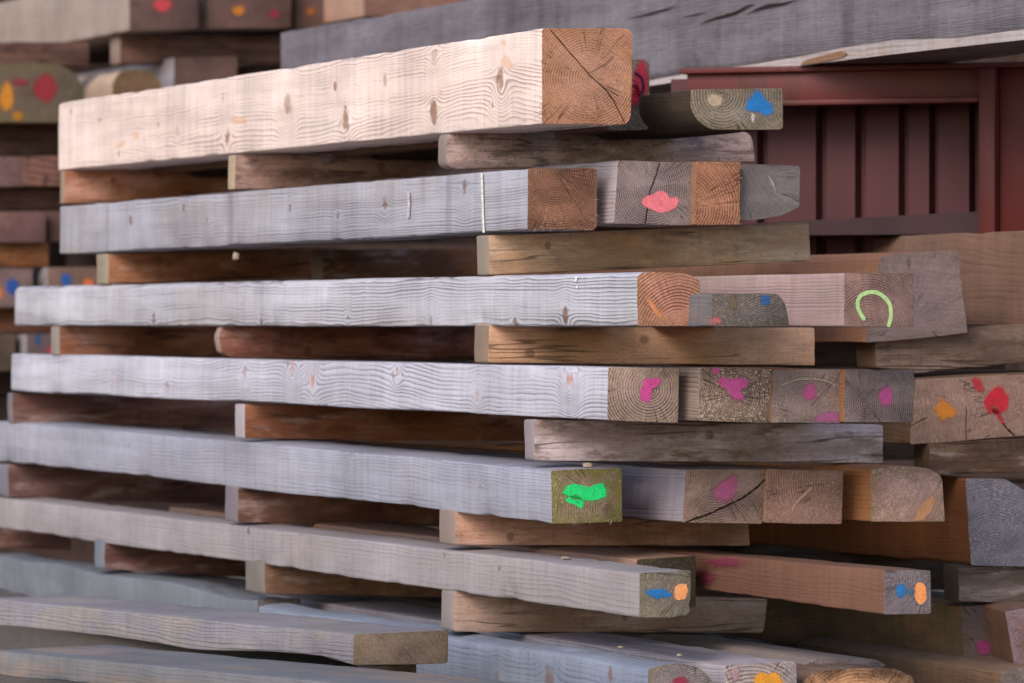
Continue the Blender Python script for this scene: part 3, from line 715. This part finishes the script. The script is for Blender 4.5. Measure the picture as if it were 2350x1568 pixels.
# ================================================================== LARGE BEAM OVER THE FRAME
XG = 4.4
a = at_x(2900, 22, XG); Yg = 6.0
zt, zb = at_x(645, 75, XG).z, at_x(1560, 181, XG).z
pg = []
from mathutils import Matrix
def px_of(p):
    d = p-CAM; k = FPX/d.dot(Fv); return (W_/2+d.dot(Rv)*k, H_/2-d.dot(Uv)*k)
G1 = beam('huge dark grey cracked beam resting on the red frame, across the top right',
    [px_of(Vector(q)) for q in ((XG, Yg, zt), (XG+.26, Yg, zt), (XG+.26, Yg, zb), (XG+.012, Yg, zb), (XG, Yg, zb+.02))],
    P(GREY, light='#757078', dark='#57535a', sp=.006, line=.3, band=.75, bandcol='#565459', blot=.4, blotcol='#8e8a92', bs=(3, 7), grain=.3, speck=.55, speckcol='#4a484c', pith=(.1, .3), saw=.4, streak=.35, bump=.7), ENDG,
    Y0=Yg, L=at_x(645, 75, XG).y-Yg, group='large timbers beyond the main pile')
def side_poly(o, pts, mat, name, X, off=.004):
    P_ = [at_x(a, b, X)-o.location for a, b in pts]; bm = bmesh.new()
    vs = [bm.verts.new((p.x-off, p.y, p.z)) for p in P_]; f = bm.faces.new(vs)
    bmesh.ops.recalc_face_normals(bm, faces=bm.faces[:])
    return link(name, bm, mat, parent=o)
def side_crack(o, path, w, X):
    up = [(a, b-w*(0.05+math.sin(math.pi*i/(len(path)-1)))/2) for i, (a, b) in enumerate(path)]
    dn = [(a, b+w*(0.05+math.sin(math.pi*i/(len(path)-1)))/2) for i, (a, b) in enumerate(path)]
    return side_poly(o, up+dn[::-1], CRACK, 'crack', X)
for path, w in ([(1605, 57), (1640, 44), (1690, 30), (1720, 14), (1738, 9)], 6), ([(1715, 34), (1745, 20), (1765, 14), (1800, 9), (1838, -2)], 7), ([(1435, 45), (1490, 33), (1530, 22), (1560, 12)], 4), ([(1560, 42), (1600, 34), (1625, 27)], 3):
    side_crack(G1, path, w, XG)
WORN = wood('#b3aaa9', '#857b79', blot=.4, blotcol='#b89a86', bs=(6, 20), grain=.15, speck=.3, speckcol='#8d7a6e')
side_poly(G1, [(1490, 186), (1600, 165), (1720, 150), (1850, 128), (1960, 106), (2060, 92), (2200, 88), (2350, 68), (2600, 40), (2600, 62), (2350, 92), (2200, 108), (2060, 124), (1960, 136), (1850, 150), (1720, 168), (1600, 181), (1490, 198)], WORN, 'worn_edge', XG, .0035)
side_poly(G1, [(1842, 149), (1856, 137), (1935, 118), (1952, 123), (1940, 132), (1890, 144)], wood('#8d6c55', '#6b4f3d'), 'torn_chip', XG, .006)

# ================================================================== RIGHT-HAND PILE
BR = P(SHADE, light='#96684a', dark='#704a33')
YQ = 8.42
Q1y = 8.0; xq = 4.6
Q1 = beam('large reddish-brown timber with a swirling knot, right edge, under the red frame',
    [px_of(Vector(q)) for q in ((xq, Q1y, .934), (xq+.2, Q1y, .934), (xq+.2, Q1y, .742), (xq, Q1y, .742))],
    P(SHADE, light='#806557', dark='#5f4a40', sp=.008, line=.55, amp=.03, blot=.3, blotcol='#7a6a62', knots=[(.62, -.02, .03)], knotamp=.05), ENDG, Y0=Q1y, L=3.2, group=GR, pith=(.1, -.02))
Q2 = beam('tall grey leaning timber end behind the horseshoe-marked one',
    [(2020, 592), (2060, 582), (2192, 575, 8), (2200, 582), (2204, 640), (2210, 650), (2206, 655), (2222, 764), (2110, 778), (1985, 787)],
    P(SHADE, light='#a4775f', dark='#7d5846'), P(ENDG, light='#8a7c72', dark='#665a52', sp=.004, line=.55, fuzz=.3, fuzzcol='#a59890', rim=.3, rimcol='#6a5f4a'), Y0=8.5, pith=(-.02, -.06), L=3.2, group=GR)
crack(Q2, [(2140, 760), (2148, 770), (2160, 777)], 2)
bat('mottled brown batten sloping upward beneath the tall leaning end',
    [(2007, 787), (2110, 770), (2231, 750), (2420, 742), (2420, 822), (2349, 832), (2104, 856), (2011, 845)], 1962,
    P(BAT, light='#80705f', dark='#5f5144', patch=.7, stain='#4f443a', speck=.5), P(BEND, light='#715a4d', dark='#5f4a3e'), X=4.24, group=GR, jit=.003)
Q4 = beam('wide timber end splashed with orange and red paint, right edge of the photo',
    [(2102, 871), (2349, 859), (2480, 852), (2480, 990), (2349, 1000), (2200, 1013), (2087, 1021)],
    P(SHADE, light='#6f5a4b', dark='#4d3d33'), P(ENDG, light='#937a68', dark='#6b5648', sp=.0052, line=.6, fuzz=.25, rim=.3, rimcol='#6f5c48'), Y0=YQ, pith=(.15, .03), L=3.2, group=GR)
paint(Q4, [(2142, 940), (2150, 926), (2162, 912), (2170, 922), (2184, 930), (2196, 942), (2190, 960), (2176, 958), (2164, 970), (2150, 956)], '#d9862a', core=.65)
paint(Q4, (2287, 920, 30, 32, 3), '#cc2436', core=.78); paint(Q4, [(2228, 872), (2236, 864), (2248, 868), (2256, 884), (2260, 898), (2248, 902), (2236, 892)], '#b8303c', core=.65)
paint(Q4, [(2270, 935), (2290, 940), (2302, 960), (2308, 976), (2298, 972), (2284, 954)], '#c4303c', core=.6)
crack(Q4, [(2300, 970), (2312, 985), (2330, 1002)], 5); crack(Q4, [(2218, 930), (2216, 960), (2216, 985), (2217, 1010)], 2); crack(Q4, [(2215, 868), (2213, 885), (2217, 905)], 1)
bat('dark brown batten under the orange and red splashed end',
    [(2132, 1018), (2440, 1002), (2440, 1080), (2349, 1084), (2134, 1092)], 2096, P(BAT, light='#5c4a3a', dark='#44362a', patch=.6, stain='#6d5f45'), P(BEND, light='#5b493c', dark='#4d3d31'), X=4.30, group=GR)
Q6 = beam('half-round bluish-grey timber with bright ring flecks and an orange-brown flank',
    [(2215, 1097), (2309, 1100, 10), (2349, 1124, 14), (2400, 1170, 20), (2415, 1240), (2412, 1302), (2228, 1298), (2222, 1186)],
    P(SHADE, light='#80543a', dark='#624029', line=.3, blot=.4, blotcol='#8d5a30'), P(ENDG, light='#7d7b7c', dark='#545254', sp=.0058, line=.8, fuzz=.35, fuzzcol='#d6d2c6', rim=.1), Y0=YQ-.03, pith=(-.03, -.07), L=3.4, group=GR)
bat('olive-grey batten under the half-round bluish end',
    [(2199, 1298), (2440, 1300), (2440, 1384), (2199, 1381)], 2164, P(BAT, light='#6d6152', dark='#51473b', patch=.5, stain='#564c40'), P(BEND, light='#51453b', dark='#463b32'), X=4.36, group=GR)
Q8 = beam('dark timber end with a small purple-pink spot, lower right corner',
    [(2207, 1391), (2400, 1384), (2400, 1538), (2212, 1539)], P(SHADE, light='#6b5c4a', dark='#4d4234', line=.3), P(ENDG, light='#615852', dark='#484039', rim=.2, fuzz=.1), Y0=YQ, L=3.4, pith=(.05, -.12), group=GR)
paint(Q8, (2256, 1486, 19, 19, 6), '#a8437c')
Q9 = beam('tilted reddish timber with a pale worn top in front of the purple-spotted end',
    [(2307, 1404), (2352, 1394), (2440, 1398), (2455, 1540), (2330, 1545)], P(SHADE, light='#7d6054', dark='#5f483f'), P(ENDG, light='#846c60', dark='#64504a', fuzz=.4, fuzzcol='#b8a8a8', rim=.5, rimcol='#9a8c8c'), Y0=YQ-.22, L=.5, yaw=R(17), group=GR)
Q10 = beam('grey-brown timber corner at the extreme lower right of the photo',
    [(2296, 1540), (2349, 1529), (2460, 1528), (2460, 1680), (2300, 1684)], P(SHADE, light='#7d6a5c', dark='#5a4b40'), P(ENDG, light='#857a6e', dark='#655b50'), Y0=YQ-.3, L=.9, group=GR)
Q11 = beam('dark bluish timber in shade below the purple-spotted end',
    [(2150, 1548), (2285, 1546), (2285, 1690), (2150, 1694)], P(SHADE, light='#5b5560', dark='#433d48'), P(ENDG, light='#5c5450', dark='#443c38'), Y0=YQ+.12, L=3.2, group=GR)

for Yd, zb_, zt_, txt in ((8.95, .189, .268, 'dark batten added just behind the olive-grey one in the right-hand pile'), (9.7, .186, .27, 'dark batten added deep in the right-hand pile under the half-round timber'), (10.9, .186, .27, 'dark batten added deepest in the right-hand pile under the half-round timber'),
                          (9.6, .442, .515, 'dark batten added deep in the right-hand pile under the orange and red splashed timber'), (9.6, .641, .715, 'dark batten added deep in the right-hand pile under the leaning timber')):
    bat(txt, [px_of(Vector(c)) for c in ((4.30 if Yd > 9 else 4.12, Yd, zt_), (5.1, Yd, zt_), (5.1, Yd, zb_), (4.30 if Yd > 9 else 4.12, Yd, zb_))], 0, P(BAT, light='#4d3f33', dark='#392e25', stain='#2f2620', pale='#5a4a3c'), BEND, Y=Yd, th=.08, group=GR)  # added dark battens cover a lit surface so the gap reads black

# ================================================================== RED STEEL FRAME
th = -(YAW+R(20.8)); rd = Vector((math.cos(th), math.sin(th), 0)); rn = Vector((-math.sin(th), math.cos(th), 0))   # along, into
RP = at_x(1575, 250, 4.22)
RP0 = RP.copy()
g = Graph('red_primer_paint'); x, y, z = g.xyz()
n1 = g.noise(g.vec(x*5, y*5, z*5), 1, 5, .65); n2 = g.noise(g.vec(x*60, y*60, z*9), 1, 3)
rc = g.mix(g.step(n1, .45, .75)*.5, lin('#5c211e'), lin('#401c16')); rc = g.mix(g.step(n2, .58, .8)*.4, rc, lin('#653633'))
n3 = g.noise(g.vec(x*14, y*14, z*2.2), 1, 5, .7); rc = g.mix(g.step(n3, .5, .66)*.55, rc, lin('#3a1f18')); n4 = g.noise(g.vec(x*70, y*70, z*70), 1, 3, .7); rc = g.mix(g.step(n4, .62, .72)*.25, rc, lin('#6d4438'))
RED = g.out(rc, .55, n2, .15, .001, .4)
g = Graph('dark_red_paint'); x, y, z = g.xyz()
n1 = g.noise(g.vec(x*4, y*4, z*2), 1, 4, .6); rc = g.mix(g.step(n1, .4, .7)*.6, lin('#502628'), lin('#3e201d'))
DRED = g.out(rc, .6, n1, .1, .001, .35)
RF = bpy.data.objects.new('steel_frame', None); COL.objects.link(RF); RF.location = (RP.x, RP.y, .936); RF.rotation_euler = (0, 0, th)
tag(RF, 'dark red steel frame with ribbed back panel standing at the right edge', 'steel frame')
def loc_of(px, py, dep=0.):
    p = at_plane(px, py, RP0+rn*dep, rn)-RF.location
    return p.dot(rd), p.z
def bx(bm, x0, x1, y0, y1, z0, z1):
    vs = [bm.verts.new(v) for v in ((x0, y0, z0), (x1, y0, z0), (x1, y1, z0), (x0, y1, z0), (x0, y0, z1), (x1, y0, z1), (x1, y1, z1), (x0, y1, z1))]
    for f in ((3, 2, 1, 0), (4, 5, 6, 7), (0, 1, 5, 4), (1, 2, 6, 5), (2, 3, 7, 6), (3, 0, 4, 7)): bm.faces.new([vs[i] for i in f])
def bevel(bm, w=.003):
    bmesh.ops.bevel(bm, geom=bm.edges[:], offset=w, segments=2, affect='EDGES', profile=.5)
xl, zt1 = loc_of(1562, 172); xr, _ = loc_of(2287, 150); _, zrt = loc_of(1900, 172); _, zrb = loc_of(1900, 241)
xp0, _ = loc_of(2243, 300); ztop = G1.location.z + min(v.co.z for v in G1.data.vertices)-.001-RF.location.z
bm = bmesh.new(); bx(bm, xl, xr+.5, -.012, .42, ztop-.012, ztop); bevel(bm, .002); link('top_flange', bm, RED, parent=RF)
bm = bmesh.new(); bx(bm, xl+.012, xp0+.005, .006, .02, zrb+.012, ztop-.0125); bevel(bm, .002); link('rail_web', bm, RED, parent=RF)
bm = bmesh.new(); bx(bm, xl+.012, xp0+.005, -.010, .06, zrb, zrb+.0115); bevel(bm, .002); link('bottom_flange', bm, RED, parent=RF)
bm = bmesh.new(); bx(bm, xp0+.006, xr, -.014, .08, 0.0, ztop-.0125); bevel(bm, .003); link('post', bm, RED, parent=RF)
bm = bmesh.new(); bx(bm, xr+.001, xr+.55, .02, .035, 0.0, ztop-.013); bevel(bm, .002); link('side_panel', bm, RED, parent=RF)
# ribbed panel
dep = .16
edges = []
gx = [(1640, 1666), (1737, 1762), (1872, 1897), (1962, 1988), (2062, 2086), (2132, 2154), (2224, 2246)]
prof = [(loc_of(1540, 400, dep)[0], 0)]
for a_, b_ in gx:
    xa, xb = loc_of(a_, 400, dep)[0], loc_of(b_, 400, dep)[0]
    prof += [(xa, 0), (xa+.004, .035), (xb-.004, .035), (xb, 0)]
prof.append((xr+.02, 0))
bm = bmesh.new(); r0 = [bm.verts.new((p[0], dep+p[1], -.12)) for p in prof]; r1 = [bm.verts.new((p[0], dep+p[1], ztop-.014)) for p in prof]
for i in range(len(prof)-1): bm.faces.new((r0[i], r0[i+1], r1[i+1], r1[i]))
r2 = [bm.verts.new((p[0], dep+.08, z_)) for p in (prof[0], prof[-1]) for z_ in (0.0, ztop-.014)]
bm.faces.new((r2[0], r2[1], r2[3], r2[2]))
bmesh.ops.recalc_face_normals(bm, faces=bm.faces[:]); link('ribbed_panel', bm, DRED, parent=RF)
xs0, zs0 = loc_of(1856, 511, .06); xs1, zs1 = loc_of(2243, 485, .06)
bm = bmesh.new()
for (x_, z_) in ((xl, zs0-(xs0-xl)*(zs1-zs0)/(xs1-xs0)), (xp0+.004, zs1)):
    for yy in (.06, .155):
        bm.verts.new((x_, yy, 0.0)); bm.verts.new((x_, yy, max(z_, .02)))
v = bm.verts[:] if False else list(bm.verts)
for f in ((0, 4, 5, 1), (2, 3, 7, 6), (1, 5, 7, 3), (0, 2, 6, 4), (0, 1, 3, 2), (4, 6, 7, 5)): bm.faces.new([v[i] for i in f])
bmesh.ops.recalc_face_normals(bm, faces=bm.faces[:])
g = Graph('purple_grey_paint'); x, y, z = g.xyz(); n1 = g.noise(g.vec(x*8, y*8, z*8), 1, 4)
link('sill', bm, g.out(g.mix(g.step(n1, .4, .7), lin('#3f2a2c'), lin('#332224')), .6), parent=RF)

# ================================================================== FAR PILE
YF = 14.0
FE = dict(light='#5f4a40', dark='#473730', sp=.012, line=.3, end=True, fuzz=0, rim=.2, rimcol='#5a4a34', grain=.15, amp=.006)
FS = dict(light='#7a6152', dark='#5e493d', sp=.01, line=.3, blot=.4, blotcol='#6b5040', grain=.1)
FB = dict(light='#644c3e', dark='#4d3a2f', stain='#402f26', pale='#75604f')
def fb(label, poly, side=FS, end=FE, dy=0., L=2.2, name='squared_timber', cat='timber', **kw):
    return beam(label, poly, side, end, Y0=YF+dy, L=L, group=GF, name=name, cat=cat, ds=.06, **kw)
def fbat(label, poly, th=.08, dy=.15, side=FB, end=None, **kw):
    return batten(label, 'batten', GF, poly, 0, board(**side), wood(**(end or dict(axis='x', light='#94827a', dark='#7a6a62'))), Y=YF+dy, th=th, **kw)
o = fb('far timber with long grey flank, its end dabbed coral red, upper left corner',
       [(297, -60), (455, -60), (455, 66, 8), (297, 70)], P(FS, light='#a0948d', dark='#7d726b', blot=.3, blotcol='#9a8d86', band=.3, bandcol='#958a84'), dy=-.05)
paint(o, (372, 14, 24, 15, 4), '#d0454c')
o = fb('far timber end with an orange and a dark red dab, upper left',
       [(482, -60), (668, -60), (668, 64), (482, 66)], P(FS, light='#9a857a', dark='#7a675d'))
paint(o, (547, 24, 15, 12, 5), '#c97a2a'); paint(o, (628, 32, 13, 11, 6), '#8f2c3a')
o = fb('far timber end with one dull orange dab beside the light brown batten', [(679, -60), (850, -60), (850, 60), (679, 66)], FS, dy=.06)
paint(o, (712, 26, 12, 11, 5), '#a5622a')
fb('far light brown timber above the huge grey beam, top centre', [(835, -60), (1180, -60), (1180, 40), (835, 38)], P(FS, light='#b09080', dark='#907468'), P(FE, light='#7d604e', dark='#634a3b'), dy=-.3)
fbat('far grey-brown batten above the mossy round-shouldered end, left edge', [(-80, 98), (205, 97), (205, 152), (-80, 152)])
fbat('far brown batten with pale end above the small rounded end', [(274, 84), (760, 82), (760, 142), (276, 146)], th=.10)
o = fb('far round-shouldered mossy end with orange and red paint, left edge',
       [(-60, 150), (60, 145, 20), (140, 148, 30), (175, 172, 20), (193, 203, 10), (196, 281), (-60, 281)], FS, P(FE, light='#625644', dark='#4b4236', rim=.4, rimcol='#625c34'), dy=-.1, L=2)
paint(o, (15, 222, 18, 36, 3), '#d98a24', core=.6); paint(o, (104, 202, 30, 36, 7), '#9a2a32', core=.6); paint(o, (45, 190, 22, 9, 4), '#93303a'); paint(o, (40, 268, 16, 12, 4), '#b57a24')
fb('far small rounded brown end with a pale flank, behind the pale top beam', [(258, 190, 10), (275, 163, 12), (310, 159), (350, 163, 12), (370, 192, 10), (370, 290), (258, 290)], P(FS, light='#c4ac98', dark='#a08a78'), P(FE, light='#6b543e', dark='#51402f', rim=.5, rimcol='#6a5a30'), dy=-.05)
fb('far plain brown end beside the small rounded one, with a bluish flank', [(399, 132), (545, 129), (545, 260), (399, 264)], P(FS, light='#a9a6b0', dark='#85828c'), dy=.05)
fb('far grey timber in shade between the brown end and the huge beam', [(566, 150), (760, 146), (760, 260), (566, 262)], FS, P(FE, light='#544a46', dark='#403834'), dy=.3)
fbat('far dark batten below the mossy painted end, left edge', [(-80, 284), (300, 284), (300, 354), (-80, 354)], dy=.12)
fb('far reddish end scored with dark upright grooves, left edge', [(57, 358), (260, 357), (260, 427), (57, 427)], P(FS, light='#7d6459', dark='#624d44'), P(FE, light='#7d5a4c', dark='#543a30', line=.9, sp=.02, pith=(.0, .6)), dy=-.02)
fb('far brown end left of the grooved reddish one', [(-90, 360), (55, 359), (55, 428), (-90, 429)], FS, P(FE, light='#7a6058', dark='#62493f'))
fbat('far brown batten beneath the grooved reddish end', [(-80, 431), (300, 430), (300, 481), (-80, 481)], dy=.1)
fb('far plum-brown end beside the shaded far end of the chalk-lined beam', [(-80, 486), (106, 485), (106, 556), (-80, 557)], FS, P(FE, light='#6b5048', dark='#523c36'))
fb('far shaded end just left of the chalk-lined beam', [(112, 484), (290, 484), (290, 552), (112, 554)], FS, P(FE, light='#5f493e', dark='#493830'), dy=.05)
fbat('far orange-brown batten at the left edge below the plum-brown end', [(-80, 560), (113, 558), (113, 613), (-80, 613)], side=P(FB, light='#8f6038', dark='#6f4828'), dy=.05)
o = fb('far end with a blue dab and an orange dab cut by the left edge', [(-70, 617), (76, 616), (76, 705), (-70, 706)], FS, P(FE, light='#75625a', dark='#5c4b44'))
paint(o, (28, 660, 17, 19, 4), '#1f4f98', core=.6); paint(o, (-4, 674, 10, 16, 4), '#e07a38', core=.6)
o = fb('far end with a blue dab and an orange dot, just above the third-layer beam', [(110, 614), (280, 613), (280, 704), (110, 705)], P(FS, light='#b8b4bc', dark='#98949c'), P(FE, light='#75604f', dark='#5c4a3e'))
paint(o, (151, 643, 14, 16, 8), '#2257a0', core=.6); paint(o, (202, 650, 13, 10, 4), '#e0703a', core=.6)
fbat('far reddish-brown batten between the third and fourth layers, left edge', [(-80, 708), (240, 708), (240, 764), (-80, 764)], side=P(FB, light='#7d5338', dark='#5f3d29'), dy=.1)
o = fb('far end with a faint blue dab and a red dot above the fourth-layer beam', [(62, 768), (240, 767), (240, 850), (62, 851)], P(FS, light='#8d8890', dark='#706c74'), P(FE, light='#60524f', dark='#4b3f3d'))
paint(o, (87, 780, 8, 14, 4), '#24557a', core=.5); paint(o, (116, 804, 11, 9, 4), '#b83a44', core=.6)
fb('far dark mossy end at the left edge beside the red-dotted one', [(-90, 768), (36, 767), (36, 852), (-90, 853)], FS, P(FE, light='#54493a', dark='#40372c'), dy=.05)
fbat('far dark batten added in the void at the left edge beside the fourth layer', [(-160, 856), (400, 855), (400, 905), (-160, 905)], side=P(FB, light='#40332c', dark='#322822'), dy=.3)
fb('far dark timber added in the black void low at the left edge', [(-160, 908), (420, 907), (420, 1010), (-160, 1012)], FS, P(FE, light='#3d322c', dark='#2e2622'), dy=.35)  # added with the batten above; their dark colour stands for an empty shaded void

# added dark timbers back the gaps between layers, keeping bright sky out
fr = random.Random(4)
for (x0, x1, y0, y1, txt) in ((560, 1250, 560, 680, 'far dark timber added as backing below the chalk-lined beam, behind its battens'),
                              (300, 1000, 690, 820, 'far dark timber added as backing behind the bark-like batten'),
                              (430, 1300, 850, 1020, 'far dark timber added as backing below the swirling knotty beam'),
                              (-160, 1100, 1024, 1300, 'far low dark timber added as backing beneath the grey-lavender beam'),
                              (1560, 2300, 690, 860, 'far dark timber added as backing in the gap right of the orange-tan batten'),
                              (1560, 2500, 870, 1100, 'far dark timber added as backing left of the dark batten in the right-hand pile'),
                              (1200, 2500, 1110, 1290, 'far dark timber added as backing below the half-round bluish timber')):
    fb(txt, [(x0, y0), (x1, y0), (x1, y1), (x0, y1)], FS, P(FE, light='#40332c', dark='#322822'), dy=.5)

bm = bmesh.new()  # added backing wall, dark so that no sky shows in the slits
for i in range(72):
    x_ = -3.2+i*.22; bx(bm, x_, x_+.245, .03*(i % 2), .022+.03*(i % 2), 0, 3.2)
bevel(bm, .003)
g = Graph('dark_backing_boards'); x, y, z = g.xyz(); n1 = g.noise(g.vec(x*9, y, z*1.2), 1, 4, .6)
wl = link('backing_wall', bm, g.out(g.mix(n1, lin('#2e2420'), lin('#4a382e')), .9, n1, .3, .004)); wl.location = (1.2, 17.2, 0); wl.rotation_euler = (0, 0, -.2)
tag(wl, 'added dark board wall closing off sky in the slits behind the far pile', 'wall')

# ================================================================== SMALL LOOSE BITS
def chip(px, py, X, s, label, sd):
    rnd = random.Random(sd); p = at_x(px, py, X); bm = bmesh.new()
    bmesh.ops.create_icosphere(bm, subdivisions=2, radius=1)
    for v in bm.verts:
        k = 1+.35*mnoise.noise(v.co*1.7+Vector((sd, 0, 0))); v.co = Vector((v.co.x*s[0]*k, v.co.y*s[1]*k, v.co.z*s[2]*k))
    o = link('wood_chip', bm, SPLG, loc=p, sharp=25); o.rotation_euler = (0, .1, rnd.uniform(-.6, .6))
    tag(o, label, 'wood chip')
chip(1348, 1068, XL+.06, (.011, .008, .0055), 'small curled wood chip lying on top of the green-painted beam', 3)
chip(1300, 1281, XL+.05, (.010, .008, .0035), 'dark flat wood chip lying on top of the chipped-end beam', 9)
chip(1424, 1486, XL+.035, (.006, .005, .003), 'tiny pale chip lying on the bluish-grey waney beam', 12)
chip(1559, 1504, XL+.09, (.005, .005, .003), 'tiny tan chip near the red-painted round end', 14)
chip(541, 588, XL-.004, (.006, .010, .009), 'pale round chip stuck beneath the chalk-lined beam', 5)

# ================================================================== GROUND
bm = bmesh.new(); bmesh.ops.create_grid(bm, x_segments=80, y_segments=80, size=60)
for v in bm.verts: v.co.z = .02*mnoise.noise(v.co*.3)-.02
g = Graph('packed_gravel'); x, y, z = g.xyz()
n1 = g.noise(g.vec(x*.7, y*.7, 0), 1, 4, .6); n2 = g.noise(g.vec(x*45, y*45, 0), 1, 3, .7)
gc = g.mix(n1, lin('#6b6158'), lin('#7d7268')); gc = g.mix(g.step(n2, .4, .7)*.6, gc, lin('#4a433c'))
gr = link('ground', bm, g.out(gc, .95, n2, .6, .02)); gr.location = (0, 8, 0); gr['kind'] = 'structure'

# ================================================================== LIGHT
SUN_EL, SUN_AZ = R(30), R(228)       # azimuth clockwise from +Y: the sun stands to the left and a little behind the camera
w = bpy.data.worlds.new('World'); sc.world = w; w.use_nodes = True
nt = w.node_tree; bg = nt.nodes['Background']; sky = nt.nodes.new('ShaderNodeTexSky')
sky.sky_type = 'NISHITA'; sky.sun_disc = False; sky.sun_elevation = SUN_EL; sky.sun_rotation = SUN_AZ
nt.links.new(sky.outputs[0], bg.inputs[0]); bg.inputs[1].default_value = .15
sl = bpy.data.lights.new('sun', 'SUN'); so = bpy.data.objects.new('sun', sl); COL.objects.link(so)
sl.energy = 1.5; sl.angle = R(28); sl.color = (1, .89, .83)
sd_ = Vector((math.sin(SUN_AZ)*math.cos(SUN_EL), math.cos(SUN_AZ)*math.cos(SUN_EL), math.sin(SUN_EL)))
so.rotation_euler = sd_.to_track_quat('Z', 'Y').to_euler(); so.location = (0, 0, 8)
vs_ = sc.view_settings; sc.display_settings.display_device = 'sRGB'
vs_.view_transform = 'Standard'; vs_.look = 'None'; vs_.exposure = 0.66; vs_.gamma = 1
for o in bpy.data.objects:
    if '_y' in o: del o['_y']
